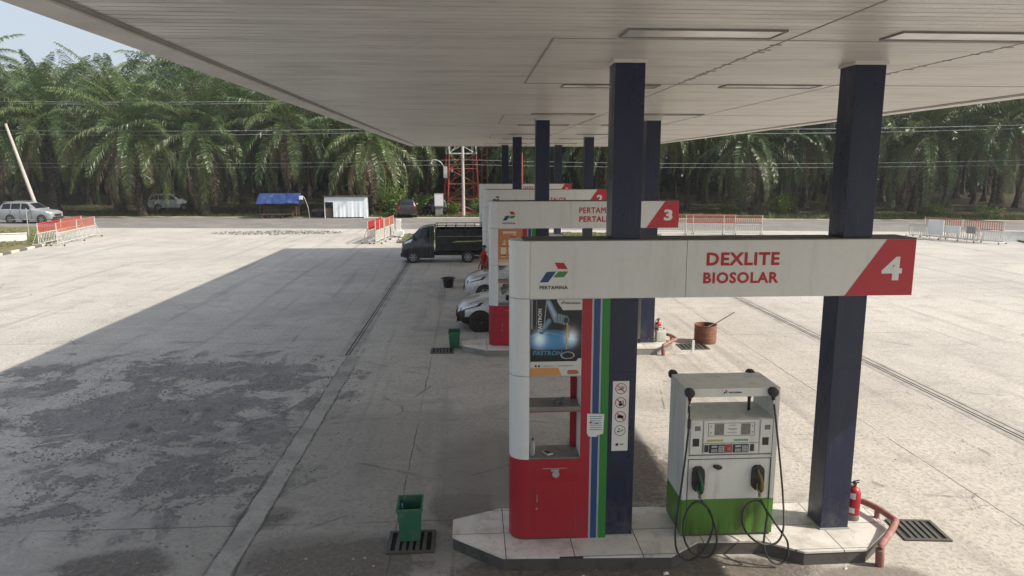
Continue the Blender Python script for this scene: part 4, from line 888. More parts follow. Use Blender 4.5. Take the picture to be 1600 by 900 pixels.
# hatchback with black bumper (near silver car)
stA = [(0, .42, .60, .64, .48, .40), (.07, .30, .66, .72, .64, .52), (.22, .22, .72, .80, .76, .60), (.55, .20, .82, .90, .82, .68), (1.0, .20, .90, .99, .83, .70), (1.35, .20, .93, 1.10, .83, .66), (1.95, .20, .95, 1.46, .83, .58), (2.3, .20, .96, 1.50, .83, .60), (3.0, .20, .97, 1.48, .83, .60), (3.45, .22, .99, 1.38, .82, .58), (3.68, .30, .96, 1.02, .78, .62), (3.76, .36, .80, .86, .70, .6)]
def exA(t, S, patch, ox, bd, dark=True, lampv=(4.2, 5.6)):
    patch('headlight_bezel', .07, .66, 3.95, 5.3, 'black', off=.008, skew=(.03, .12)); patch('headlight', .12, .55, 4.25, 5.1, 'lamp_g', off=.016, skew=(.03, .1))
    for s in (-1, 1):
        m = MB(); pts = [S(x, 6.35, s, .004) for x in (.35, .6, .9, 1.2)]; m.tube(pts, .006, 4); m.build('bonnet_gap', 'black_ink', t)
    if dark:
        box_part(t, 'bumper', 'black', ox-.03, ox+.10, -.60, .60, .28, .52, bev=.03)
        m = MB(); m.tube([(ox-.02, -.62, .24), (ox-.05, 0, .22), (ox-.02, .62, .24)], .03, 6); m.build('skirt', 'c_silver', t)
    box_part(t, 'grille', 'black', ox-.035, ox+.06, -.40, .40, .46, .60, bev=.01)
    box_part(t, 'number_plate', 'black_ink', ox-.055, ox-.036, -.22, .22, .36, .46, bev=.004)
    for s in (-1, 1):
        m = MB(); m.bbox(1.40+ox, 1.55+ox, s*.98-.09, s*.98+.09, .98, 1.12, .03); m.build('mirror', 'c_silver' if not dark else 'black', t, True)
        m = MB(); m.box(1.55+ox, 1.558+ox, s*.828-.012, s*.828+.012, .30, .93); m.box(2.45+ox, 2.458+ox, s*.83-.012, s*.83+.012, .30, .95); m.build('door_gap', 'black_ink', t)
        m = MB(); m.bbox(2.25+ox, 2.40+ox, s*.835-.02, s*.835+.02, .84, .87, .006); m.build('door_handle', 'c_silver', t)
        m = MB(); m.bbox(L_-.12+ox, L_-.04+ox, s*.66-.1, s*.66+.1, .80, 1.05, .01) if False else m.bbox(3.62+ox, 3.72+ox, s*.66-.08, s*.66+.08, .78, .96, .01); m.build('tail_light', 'tail', t)
    m = MB(); m.tube([(1.28+ox, -.4, 1.07), (1.33+ox, .1, 1.10)], .014, 5); m.tube([(1.27+ox, .1, 1.07), (1.33+ox, .55, 1.09)], .014, 5); m.build('wiper', 'black', t)
L_ = 3.76
winA = [(1.62, 2.42, (.22, .0)), (2.52, 3.30, (0, -.10))]
vehicle('parked_car', 'silver hatchback with black bumper and dark wheels beside the island numbered 3', (-.42+1.88, 21.15, 0), 0, L_, stA, 'c_silver', (.66, 3.12), .305, winA, [(1.30, 1.90, 'windscreen'), (3.47, 3.64, 'rear_window')], exA, 'alloy_dark', 'silver cars at the pumps', dark=lambda x, z: (x < .42 and z < .60-.25*max(0, x-.1) and not (x < .1 and z > .56)) or z < .25)
stB = [(0, .45, .62, .70, .50, .42), (.08, .30, .72, .80, .66, .54), (.28, .22, .80, .90, .78, .62), (.6, .20, .88, .97, .82, .70), (1.0, .20, .94, 1.05, .83, .70), (1.3, .20, .96, 1.14, .83, .68), (1.95, .20, .98, 1.60, .83, .62), (2.4, .20, .99, 1.68, .83, .62), (3.7, .20, 1.0, 1.66, .83, .62), (4.0, .24, 1.0, 1.50, .82, .62), (4.12, .3, .95, 1.05, .8, .66), (4.18, .38, .8, .86, .74, .64)]
def exB(t, S, patch, ox, bd): 
    exA(t, S, patch, ox, bd, dark=False)
    m = MB(); m.lathe([(.001, 0), (.05, 0), (.05, .03)], (ox+.0, -.55, .36), 12, 0, 'x'); m.lathe([(.001, 0), (.05, 0), (.05, .03)], (ox+.0, .55, .36), 12, 0, 'x'); m.build('fog_lamp', 'lamp_g', t)
winB = [(1.60, 2.35, (.30, .0)), (2.45, 3.20, None), (3.28, 3.90, (0, -.1))]
vehicle('parked_car', 'silver minivan nosing out beyond the hatchback, in front of the island numbered 2', (-.24+2.09, 25.85, 0), 0, 4.18, stB, 'c_silver', (.72, 3.35), .30, winB, [(1.25, 1.92, 'windscreen'), (4.01, 4.11, 'rear_window')], exB, 'steel', 'silver cars at the pumps', dark=lambda x, z: z < .24)
# SUVs (nose to the right: rotated by pi)
stC = [(0, .50, .80, .88, .62, .50), (.08, .35, .92, .98, .78, .62), (.35, .30, 1.00, 1.08, .88, .72), (1.0, .28, 1.08, 1.16, .91, .76), (1.35, .28, 1.12, 1.24, .92, .76), (2.05, .28, 1.15, 1.72, .92, .68), (2.5, .28, 1.16, 1.80, .92, .68), (4.1, .28, 1.18, 1.78, .92, .68), (4.5, .32, 1.16, 1.58, .90, .68), (4.65, .4, 1.10, 1.2, .88, .7), (4.70, .45, .95, 1.0, .84, .7)]
def exC(t, S, patch, ox, bd, sil=True):
    patch('headlight', .06, .45, 4.1, 5.4, 'lamp_g', off=.012); box_part(t, 'grille', 'black', ox-.03, ox+.08, -.42, .42, .60, .80); box_part(t, 'bumper', 'black', ox-.04, ox+.10, -.66, .66, .40, .56)
    box_part(t, 'number_plate', 'black_ink', 4.70+ox, 4.73+ox, -.25, .25, .72, .86, bev=.004)
    for s in (-1, 1):
        m = MB(); m.tube([(2.2+ox, s*.6, 1.82), (2.3+ox, s*.6, 1.87), (4.2+ox, s*.6, 1.86), (4.3+ox, s*.6, 1.80)], .018, 6); m.build('roof_rail', 'galv', t)
        m = MB(); m.bbox(1.50+ox, 1.68+ox, s*1.03-.1, s*1.03+.1, 1.14, 1.30, .03); m.build('mirror', 'galv', t, True)
        m = MB(); m.bbox(4.60+ox, 4.72+ox, s*.78-.09, s*.78+.09, .90, 1.16, .02); m.build('tail_light', 'tail', t)
        m = MB(); m.box(1.7+ox, 1.71+ox, s*.915-.012, s*.915+.012, .40, 1.1); m.box(2.7+ox, 2.71+ox, s*.915-.012, s*.915+.012, .40, 1.14); m.box(3.55+ox, 3.56+ox, s*.915-.012, s*.915+.012, .60, 1.14); m.build('door_gap', 'black_ink', t)
        m = MB(); m.bbox(1.4+ox, 3.5+ox, s*.93-.03, s*.93+.03, .30, .36, .01); m.build('side_step', 'galv', t)
winC = [(1.70, 2.62, (.36, 0)), (2.72, 3.50, None), (3.58, 4.38, (0, -.12))]
vehicle('parked_car', 'silver suv on the road at the far left beside the leaning pole', (-38.2, 64.4, .008), pi-.10, 4.7, stC, 'c_silver_sun', (.85, 3.62), .37, winC, [(1.40, 2.0, 'windscreen'), (4.52, 4.64, 'rear_window')], exC, 'steel')
vehicle('parked_car', 'white suv parked in the shade among the palm trunks', (-34.0, 83.6, -.02), pi+.1, 4.7, stC, 'c_white', (.85, 3.62), .36, winC, [(1.40, 2.0, 'windscreen'), (4.52, 4.64, 'rear_window')], exC, 'steel')
vehicle('parked_car', 'black suv seen from behind across the road near the green bush', (-6.3, 70.8, -.02), -pi/2+.1, 4.7, stC, 'c_black', (.85, 3.62), .36, winC, [(1.40, 2.0, 'windscreen'), (4.52, 4.64, 'rear_window')], exC, 'steel')
vehicle('parked_car', 'dark car half hidden in the scrub right of the black suv', (-3.6, 74.5, -.02), -pi/2+.2, 4.18, stB, 'c_black', (.72, 3.35), .30, winB, [(1.25, 1.92, 'windscreen'), (4.01, 4.11, 'rear_window')], exB, 'steel')
# black pickup with cargo box
stP = [(0, .40, .62, .80, .62, .54), (.05, .32, .82, .98, .74, .60), (.16, .26, 1.0, 1.08, .78, .64), (.55, .24, 1.12, 1.34, .79, .62), (.95, .24, 1.18, 1.72, .79, .60), (1.2, .24, 1.2, 1.82, .79, .60), (1.6, .24, 1.2, 1.86, .79, .60), (1.66, .24, 1.2, 1.84, .79, .60)]
def exP(t, S, patch, ox, bd):
    patch('headlight', .05, .46, 4.0, 5.4, 'lamp_g', off=.016, skew=(0, .12))
    box_part(t, 'bumper', 'black', ox-.04, ox+.12, -.66, .66, .30, .50, bev=.03); box_part(t, 'chassis', 'black', 1.2+ox, 4.1+ox, -.45, .45, .34, .52)
    c0, c1 = 1.72+ox, 4.25+ox
    m = MB(); m.bbox(c0, c1, -.82, .82, .62, .70, .01); m.box(c0, c1, -.82, -.78, .70, 1.68); m.box(c0, c1, .78, .82, .70, 1.68); m.box(c0, c0+.04, -.78, .78, .70, 1.68); m.box(c1-.04, c1, -.78, .78, .70, 1.68); cb = m.build('cargo_box', 'c_black', t)
    for s in (-1, 1):
        m = MB()
        for z in (.74, 1.02, 1.30, 1.66): m.box(c0-.005, c1+.005, s*.835-.015, s*.835+.015, z, z+.035)
        for q in range(6): x = c0+.1+q*(c1-c0-.2)/5; m.box(x-.02, x+.02, s*.83-.012, s*.83+.012, .72, 1.68)
        m.build('side_slats', 'black', cb)
    m = MB(); 
    for s in (-1, 1):
        m.tube([(c0, s*.78, 1.90), (c1, s*.78, 1.90)], .022, 6)
        for q in range(6): x = c0+.05+q*(c1-c0-.1)/5; m.tube([(x, s*.78, 1.68), (x, s*.78, 1.90)], .018, 6)
    m.tube([(c0, -.78, 1.90), (c0, .78, 1.90)], .022, 6); m.tube([(c0, -.78, 1.68), (c0, -.78, 1.98)], .025, 6); m.build('cargo_rail', 'black', cb)
    m = MB(); m.box(c0, c1, -.838, -.836, 1.335, 1.355) ; m.build('pale_line', 'galv', cb)
    m = MB(); pts = []
    m.prism([(c0+.75, 1.02), (c0+1.1, 1.11), (c0+2.0, 1.12), (c0+2.45, 1.16), (c0+2.4, 1.10), (c0+1.7, 1.06), (c0+1.1, 1.05)], 'y', -.856, -.851); m.build('decal', 'yellow_s', cb)
    for s in (-1, 1):
        m = MB(); m.bbox(.62+ox, .72+ox, s*.92-.07, s*.92+.07, 1.20, 1.42, .02); m.build('mirror', 'black', t); m = MB(); m.box(.52+ox, .53+ox, s*.785-.012, s*.785+.012, .40, 1.1); m.box(1.48+ox, 1.49+ox, s*.785-.012, s*.785+.012, .40, 1.75); m.build('door_gap', 'grey_ink', t)
        m = MB(); m.bbox(1.28+ox, 1.42+ox, s*.795-.015, s*.795+.015, 1.02, 1.06, .006); m.build('door_handle', 'black', t)
        m = MB(); m.prism([(3.0+ox, .62), (3.0+ox, .74), (3.9+ox, .74), (3.9+ox, .62)], 'y', s*.80-.03, s*.80+.03) ; m.build('mudguard', 'black', t)
vehicle('pickup_truck', 'black small pickup truck with tall slatted cargo box and top rail', (-3.52+2.12, 36.6, 0), .0, 4.25, stP, 'c_black', (.60, 3.36), .29, [(.86, 1.42, (.22, 0))], [(.58, .94, 'windscreen')], exP, 'galv', cat='pickup')

# ------------------------------------------------------------------ PERSON in red
def person(loc, rz):
    t = thing('person', 'person in a red shirt with pale sleeve stripes standing behind the silver cars', 'person', loc, rz)
    J = {'pel': (0, 0, .86, .125), 'wst': (0, 0, .98, .115), 'chs': (0, -.01, 1.20, .135), 'shl': (0, -.005, 1.32, .10), 'nck': (0, 0, 1.39, .048), 'hd0': (0, -.015, 1.46, .062), 'hd1': (0, -.01, 1.54, .078), 'hd2': (0, 0, 1.59, .055)}
    ed = [('pel', 'wst'), ('wst', 'chs'), ('chs', 'shl'), ('shl', 'nck'), ('nck', 'hd0'), ('hd0', 'hd1'), ('hd1', 'hd2')]
    for s, n in ((-1, 'l'), (1, 'r')):
        J['s'+n] = (s*.155, 0, 1.30, .058); J['e'+n] = (s*.21, .03, 1.04, .042); J['w'+n] = (s*.19, -.10, .84, .028); J['h'+n] = (s*.185, -.13, .76, .030)
        J['p'+n] = (s*.09, 0, .80, .095); J['k'+n] = (s*.10, -.02, .46, .062); J['a'+n] = (s*.10, .01, .10, .042); J['f'+n] = (s*.11, -.14, .035, .035)
        ed += [('shl', 's'+n), ('s'+n, 'e'+n), ('e'+n, 'w'+n), ('w'+n, 'h'+n), ('pel', 'p'+n), ('p'+n, 'k'+n), ('k'+n, 'a'+n), ('a'+n, 'f'+n)]
        for q in range(4):
            J['g%s%d' % (n, q)] = (s*(.185+.012*(q-1.5)), -.15-.006*q, .665+.008*abs(q-1.2), .009); ed.append(('h'+n, 'g%s%d' % (n, q)))
        J['t'+n] = (s*.15, -.165, .715, .009); ed.append(('h'+n, 't'+n))
    keys = list(J); me = bpy.data.meshes.new('body'); me.from_pydata([J[k][:3] for k in keys], [(keys.index(a), keys.index(b)) for a, b in ed], [])
    o = bpy.data.objects.new('body', me); COL.objects.link(o); md = o.modifiers.new('s', 'SKIN'); me.skin_vertices.new() if not me.skin_vertices else None
    for i, k in enumerate(keys):
        r = J[k][3]; sv = me.skin_vertices[0].data[i]; sv.radius = (r*1.15, r*.85) if k in ('pel', 'wst', 'chs', 'shl') else (r, r); sv.use_root = (k == 'pel')
    o.modifiers.new('u', 'SUBSURF').levels = 2; dg = bpy.context.evaluated_depsgraph_get(); dg.update()
    nm = bpy.data.meshes.new_from_object(o.evaluated_get(dg)); bpy.data.objects.remove(o); nm.name = 'body'
    for k in ('skin', 'shirt', 'trouser', 'hair', 'paper'): nm.materials.append(M[k])
    for p in nm.polygons:
        p.use_smooth = True; c = p.center
        if c.z > 1.37: p.material_index = 3 if (c.z > 1.575 or (c.y > .015 and c.z > 1.46)) else 0
        elif c.z > .84 and not (abs(c.x) > .14 and c.z < 1.12): p.material_index = 4 if abs(c.x) > .185 and c.z > 1.14 and c.y > -.01 and abs(c.x) < .212 else 1
        elif c.z < .84 and not (abs(c.x) > .15): p.material_index = 2 if c.z > .09 else 3
        else: p.material_index = 0
    b = bpy.data.objects.new('body', nm); COL.objects.link(b); b.parent = t
    m = MB(); m.lathe([(.01, .092), (.05, .08), (.076, .045), (.081, .01), (.077, -.015)], (0, .012, 1.54), 16); m.build('hair', 'hair', t, True)
    m = MB(); m.tube([(0, -.085, 1.54), (0, -.105, 1.515)], [.008, .014], 6); m.build('nose', 'skin', t, True)
    for s in (-1, 1):
        m = MB(); m.lathe([(.001, -.002), (.009, 0), (.001, .004)], (s*.028, -.082, 1.555), 8, 0, 'y'); m.build('eye', 'black_ink', t); m = MB(); m.lathe([(.001, -.008), (.022, 0), (.001, .008)], (s*.08, .0, 1.535), 8, 0, 'x'); m.build('ear', 'skin', t, True)
    m = MB(); m.box(-.022, .022, -.082, -.074, 1.488, 1.494); m.build('mouth', 'shirt', t)
person((.50, 27.34, .18), radians(-60))

# ------------------------------------------------------------------ BARRIERS
def barrier(p0, p1, top, lab, h=1.42, n=34, lower='bar_white'):
    a = Vector(p0+(0,)); b = Vector(p1+(0,)); L = (b-a).length; rz = atan2(b.y-a.y, b.x-a.x)
    t = thing('road_barrier', lab, 'barrier', a, rz, 'red and white trolley barriers'); z0, zm = .16, .80
    m = MB()
    for z in (zm+.06, h-.03): m.tube([(0, 0, z), (L, 0, z)], .026, 6)
    for q in range(n+1): x = L*q/n; m.tube([(x, 0, zm+.06), (x, 0, h-.03)], .027, 5)
    m.build('upper_grille', top, t)
    m = MB()
    for z in (z0, zm-.02): m.tube([(0, 0, z), (L, 0, z)], .028, 6)
    for q in range(n+1): x = L*q/n; m.tube([(x, 0, z0), (x, 0, zm)], .021, 5)
    m.build('lower_grille', lower, t)
    for q in range(3):
        x = L*q/2; m = MB(); m.tube([(x, 0, z0), (x, 0, h)], .03, 6); m.tube([(x, -.38, .10), (x, .38, .10)], .026, 6); m.tube([(x, -.36, .10), (x, 0, 1.0)], .018, 5); m.tube([(x, .36, .10), (x, 0, 1.0)], .018, 5); f = m.build('foot_frame', lower, t)
        for s in (-1, 1): m = MB(); m.lathe([(.02, -.02), (.055, -.02), (.055, .02), (.02, .02)], (x, s*.38, .055), 10, 0, 'x'); m.build('wheel', 'rubber', f)
    return t
barrier((-26.4, 44.9), (-27.3, 51.6), 'bar_red', 'bright red and white rolling barrier at the left verge, behind the faded one', n=30)
barrier((-25.35, 45.0), (-26.2, 51.2), 'bar_orange', 'faded orange-red and white rolling barrier at the left verge, in front of the brighter one', n=30)
barrier((-6.5, 45.2), (-6.15, 49.6), 'bar_red', 'red barrier leaning left at the middle of the forecourt exit', n=26)
barrier((-6.0, 45.0), (-5.8, 47.6), 'bar_red', 'middle red rolling barrier between two others at the exit', n=26)
barrier((-5.75, 47.8), (-5.5, 51.0), 'bar_orange', 'faded orange rolling barrier beside the white bollard', n=28)
barrier((13.2, 51.3), (19.0, 50.2), 'bar_pink', 'long faded rolling barrier right of the sign numbered 3, left one', n=40)
barrier((15.4, 50.2), (20.6, 49.3), 'bar_pink', 'long faded rolling barrier right of the sign numbered 3, right one', n=36)
barrier((31.3, 47.4), (33.3, 42.6), 'bar_pink', 'pinkish rolling barrier near the low white wall at the far right', n=36)
barrier((30.6, 47.9), (32.4, 43.6), 'bar_white', 'white rolling barrier in front of the pinkish one at the far right', h=.95, n=30)
for (x, y, w, h, z, lab) in ((30.9, 45.6, 1.0, 1.0, .35, 'blank white board stacked against the far right barriers, leftmost'), (31.4, 44.6, .9, .45, .55, 'small pale board hung on the far right barriers, middle'), (31.9, 43.6, .55, .45, .6, 'grey square board hung on the far right barriers, rightmost')):
    t = thing('notice_board', lab, 'board', (x, y, 0), radians(-62), 'boards leaning on the far right barriers'); m = MB(); m.bbox(-w/2, w/2, -.02, .02, z, z+h, .006); m.build('board', 'wall_white' if w > .6 else 'conc_grey', t); m = MB(); m.tube([(-w*.35, 0, 0), (-w*.35, 0, z)], .02, 6); m.tube([(w*.35, 0, 0), (w*.35, 0, z)], .02, 6); m.build('legs', 'galv', t)
t = thing('traffic_bollard', 'white square bollard on a base beside the barriers at the exit', 'bollard', (-5.0, 49.6, .1)); m = MB(); m.bbox(-.34, .34, -.3, .3, 0, .35, .02); m.build('base', 'wall_white', t); m = MB(); m.bbox(-.17, .17, -.16, .16, .351, 1.15, .02); m.build('post', 'wall_white', t); m = MB(); m.box(.171, .176, -.1, .1, .5, 1.0); m.build('red_mark', 'bar_orange', t)
def low_wall(a, b, h, lab, th=.15):
    a = Vector(a+(0,)); b = Vector(b+(0,)); L = (b-a).length; t = thing('low_wall', lab, 'wall', a, atan2(b.y-a.y, b.x-a.x)); m = MB(); m.bbox(0, L, -th/2, th/2, 0, h, .02); m.build('wall_body', 'wall_white', t); m = MB(); m.bbox(-.03, L+.03, -th/2-.03, th/2+.03, h+.001, h+.06, .015); m.build('coping', 'wall_white', t)
low_wall((-40, 42.2), (-28.7, 47.6), .55, 'low whitewashed wall on the left grass verge')
low_wall((33.6, 44.8), (50, 41.5), .62, 'low whitewashed wall on the right verge beside the barriers')
low_wall((.4, 53.3), (5.2, 52.7), .5, 'low white wall at the roadside behind the black pickup')
# ------------------------------------------------------------------ ROADSIDE: stall, shed, poles, tower
t = thing('market_stall', 'open roadside stall under a sloping blue tarpaulin', 'stall', (-18.35, 69.9, -.02), .08); t.scale = (.88, 1, 1)
for (x, y) in ((-1.9, -1), (0, -1), (1.9, -1), (-1.9, 1), (1.9, 1)):
    m = MB(); m.tube([(x, y, 0), (x, y, 1.85)], .04, 6); m.build('post', 'wood', t)
m = MB(); vs = []; 
for q in range(13):
    x = -2.15+4.4*q/12; j = random.uniform(-.05, .05)
    vs += [(x, -1.6, 1.45+j), (x, -.8, 1.9+j), (x+.12, .0, 2.35), (x+.1, 1.2, 1.75+j)]
m.add(vs, [(4*q+k, 4*q+k+1, 4*q+k+5, 4*q+k+4) for q in range(12) for k in range(3)]); m.add([(x, y, z-.02) for x, y, z in vs], [(4*q+k, 4*q+4+k, 4*q+k+5, 4*q+k+1) for q in range(12) for k in range(3)]); m.build('tarpaulin_roof', 'blue_tarp', t)
m = MB(); m.prism([(-1.3, 1.55), (.1, 2.33), (1.2, 1.7), (.4, 1.2), (-.9, 1.25)], 'x', 2.22, 2.25); m.build('side_flap', 'blue_tarp', t)
m = MB(); m.box(-1.6, 1.5, -.9, -.2, .78, .83); m.box(-1.9, 1.9, .9, .95, .3, 1.1)
for x in (-1.5, 1.4): m.box(x-.04, x+.04, -.85, -.25, 0, .78)
m.build('table', 'wood', t); m = MB(); m.box(-1.7, 1.7, -1.5, -1.2, .42, .46)
for x in (-1.6, -.6, .5, 1.6): m.box(x-.03, x+.03, -1.45, -1.25, 0, .42)
m.build('bench', 'wood', t)
t = thing('tarpaulin_shed', 'small roadside shed walled with white tarpaulin, dark doorway at left', 'shed', (-12.1, 70.0, -.02), .08); t.scale = (.92, 1, 1)
m = MB(); vs = []
for q in range(29):
    x = -1.15+3.05*q/28; f = .012*sin(q*.7)+.008*sin(q*1.7+1); vs += [(x, -1.2+f*1.6, .12), (x, -1.2+f, 1.1), (x, -1.2, 2.02)]
m.add(vs, [(3*q+k, 3*q+k+1, 3*q+k+4, 3*q+k+3) for q in range(28) for k in range(2)]); m.build('tarpaulin_wall', 'white_tarp', t)
m = MB(); m.box(-2.0, -1.16, -1.2, -1.16, 1.55, 2.02); m.box(1.92, 2.25, -1.2, -1.1, 0, 2.05); m.box(-2.0, 2.25, 1.15, 1.2, 0, 1.95); m.box(2.22, 2.25, -1.1, 1.15, 0, 1.95); m.box(-2.03, -2.0, -1.2, 1.15, 0, 1.95); m.build('side_wall', 'white_tarp', t)
m = MB(); m.prism([(-1.4, 2.10), (-1.4, 2.15), (1.4, 2.02), (1.4, 1.97)], 'x', -2.15, 2.4); m.build('roof', 'cgrey', t); m = MB(); m.box(-1.95, -1.2, -.9, -.3, .0, 1.0); m.build('counter', 'wood', t)
t = thing('hand_cart', 'dark wooden cart with goods right of the blue stall', 'cart', (-14.6, 70.2, -.02)); m = MB(); m.bbox(-.7, .7, -.4, .4, .55, .85, .02); m.build('tray', 'wood', t); 
for s in (-1, 1): m = MB(); m.lathe([(.05, -.03), (.3, -.03), (.3, .03), (.05, .03)], (0, s*.45, .3), 16, 0, 'y'); m.build('wheel', 'rubber', t); m = MB(); m.tube([(.6, -.3, 0), (.6, -.3, .55)], .03, 6); m.tube([(.6, .3, 0), (.6, .3, .55)], .03, 6); m.build('legs', 'wood', t)
t = thing('bent_post', 'thin whitish bent post with a rag right of the blue stall', 'post', (-15.5, 68.9, 0)); m = MB(); m.tube(smooth_path([(.15, 0, 0), (.05, 0, 1.0), (-.25, 0, 1.9), (-.5, 0, 2.15)]), .03, 6); m.build('post', 'bar_white', t, True); m = MB(); m.bbox(-.75, -.4, -.05, .05, 1.75, 2.1, .03); m.build('rag', 'white_tarp', t)
def pole(x, y, h, r, lean, lab, arms=True):
    t = thing('utility_pole', lab, 'pole', (x, y, -.02), 0, 'utility poles along the road'); lx, ly = lean
    m = MB(); m.tube([(lx*q, ly*q, h*q) for q in (0, .5, 1)], [r*1.25, r*1.05, r*.8], 10); m.build('shaft', 'pole', t, True)
    if arms:
        for zz in (h-.3, h-3.1):
            m = MB(); m.box(lx-.7, lx+.7, ly-.04, ly+.04, zz-.05, zz+.05)
            for q in (-.6, 0, .6): m.lathe([(.03, 0), (.05, .05), (.03, .12)], (lx+q, ly, zz+.06), 8)
            m.build('crossarm', 'galv', t)
    return t
pole(-38.7, 66.6, 8.6, .14, (-2.35, .3), 'leaning whitish utility pole at the far left by the silver suv', False)
pole(-.70, 69.7, 11.5, .13, (-.05, 0), 'slim straight concrete pole between tower and sign arches')
pole(-60, 74.6, 11.5, .15, (0, 0), 'concrete pole far to the left along the road'); pole(52, 61.8, 11.5, .15, (0, 0), 'concrete pole far to the right along the road')
def wire(ya, z, sag, lab, r=.022):
    m = MB(); pts = [(-60, 74.6), (-.7, 69.7), (52, 61.8), (110, 51)]
    out = []
    for (a, b) in zip(pts, pts[1:]):
        for q in range(16): u = q/16; out.append((a[0]+(b[0]-a[0])*u, a[1]+(b[1]-a[1])*u+ya, z-sag*4*u*(1-u)))
    out.append((110, 51+ya, z)); m.tube(out, r, 4, cap=False); tag(m.build('power_line', 'wire'), lab, 'wire', 'power lines in front of the palms')
for (ya, z, sg, lab) in ((-.6, 11.35, .45, 'topmost pair of power lines, nearer wire'), (.5, 11.3, .5, 'topmost pair of power lines, farther wire'), (-.6, 8.55, .35, 'middle pair of power lines, upper wire'), (.1, 8.3, .45, 'middle pair of power lines, lower wire'), (-.6, 5.5, .4, 'lowest pair of power lines, upper wire'), (.1, 5.05, .3, 'lowest pair of power lines, lower wire')): wire(ya, z, sg, lab, .024 if z > 6 else .014)
t = thing('lattice_tower', 'red and white lattice telecom tower rising behind the scrub', 'tower', (-1.0, 78.0, -.02), .15); hw = 1.7
segs = [0, 1.4, 3.0, 4.6, 6.2, 7.8, 9.4, 11, 12.6, 14.2, 16, 18, 20]
for (a, b, mt, nm) in ((0, 4, 't_red', 'red_section'), (4, 8, 't_white', 'white_section'), (8, 12, 't_red', 'red_section')):
    m = MB(); 
    for i in range(a, b):
        z0, z1 = segs[i]+(0 if i else 0), segs[i+1]; w0, w1 = hw*(1-z0*.025), hw*(1-z1*.025)
        for q in range(4):
            c = [(-1, -1), (1, -1), (1, 1), (-1, 1)]; p, n_ = c[q], c[(q+1) % 4]
            m.tube([(p[0]*w0, p[1]*w0, z0), (p[0]*w1, p[1]*w1, z1)], .09, 5); m.tube([(p[0]*w0, p[1]*w0, z0+.05), (n_[0]*w0, n_[1]*w0, z0+.05)], .05, 4)
            if i % 2: m.tube([(p[0]*w0, p[1]*w0, z0), (n_[0]*w1, n_[1]*w1, z1)], .045, 4)
            else: m.tube([(n_[0]*w0, n_[1]*w0, z0), (p[0]*w1, p[1]*w1, z1)], .045, 4)
            if q == 0: m.tube([(p[0]*w0, p[1]*w0, z0), (0, -w1, z1)], .03, 4)
    m.build(nm, mt, t)
m = MB(); m.bbox(-2.15, -1.75, -2.1, -1.8, 3.7, 4.9, .02); m.build('equipment_box', 'galv', t)
m = MB(); m.tube(smooth_path([(-2.0, -1.9, 4.6), (-2.4, -2.0, 5.3), (-3.1, -2.0, 5.6), (-3.4, -2.0, 5.3)]), .05, 6); m.lathe([(.05, 0), (.14, -.12), (.05, -.2)], (-3.4, -2.0, 5.3), 8); m.build('lamp_arm', 'galv', t, True)
t = thing('radio_mast', 'thin red ladder mast with white tip right of the lattice tower', 'mast', (1.5, 79, -.02))
m = MB()
for x in (-.25, .35): m.tube([(x, 0, 0), (x, 0, 7.4)], .06, 5)
for q in range(9): m.tube([(-.25, 0, .8*q+.5), (.35, 0, .8*q+.5)], .03, 4)
m.build('ladder', 't_red', t); m = MB(); m.tube([(-.3, 0, 7.4), (.6, 0, 7.4)], .05, 5); m.tube([(-.3, 0, 7.4), (.5, 0, 8.6)], .05, 5); m.tube([(.5, 0, 7.4), (.5, 0, 8.8)], .05, 5); m.build('tip', 't_white', t)
t = thing('cabinet_box', 'pale utility cabinet in the scrub beside the black suv', 'utility box', (-3.2, 72.2, -.02)); m = MB(); m.bbox(-.45, .45, -.3, .3, .9, 2.2, .03); m.build('body', 'galv', t); m = MB(); m.box(-.35, .35, -.2, .2, 0, .9); m.build('stand', 'conc_grey', t); m = MB(); m.box(-.4, .4, -.312, -.302, 1.0, 2.1); m.build('door', 'wall_white', t)
for (x, y, h, r, lab, seg) in ((3.3, 46.8, 5.6, .10, 'thick white and red banner pole behind the farthest island', 1), (6.1, 48.3, 3.6, .07, 'thin white and red pole on the grass island', 1), (5.2, 50.5, 1.3, .05, 'short white post on the grass island', 0), (-30.6, 51, 1.9, .035, 'thin grey signpost on the left verge', 0)):
    t = thing('marker_pole', lab, 'pole', (x, y, .1)); m = MB(); m.tube([(0, 0, 0), (0, 0, h*.5)], r, 8); m.build('lower_shaft', 't_white' if x > 0 else 'galv', t); m = MB(); m.tube([(0, 0, h*.5), (0, 0, h)], r*.98, 8); m.build('upper_shaft', 't_red' if seg else ('t_white' if x > 0 else 'galv'), t)

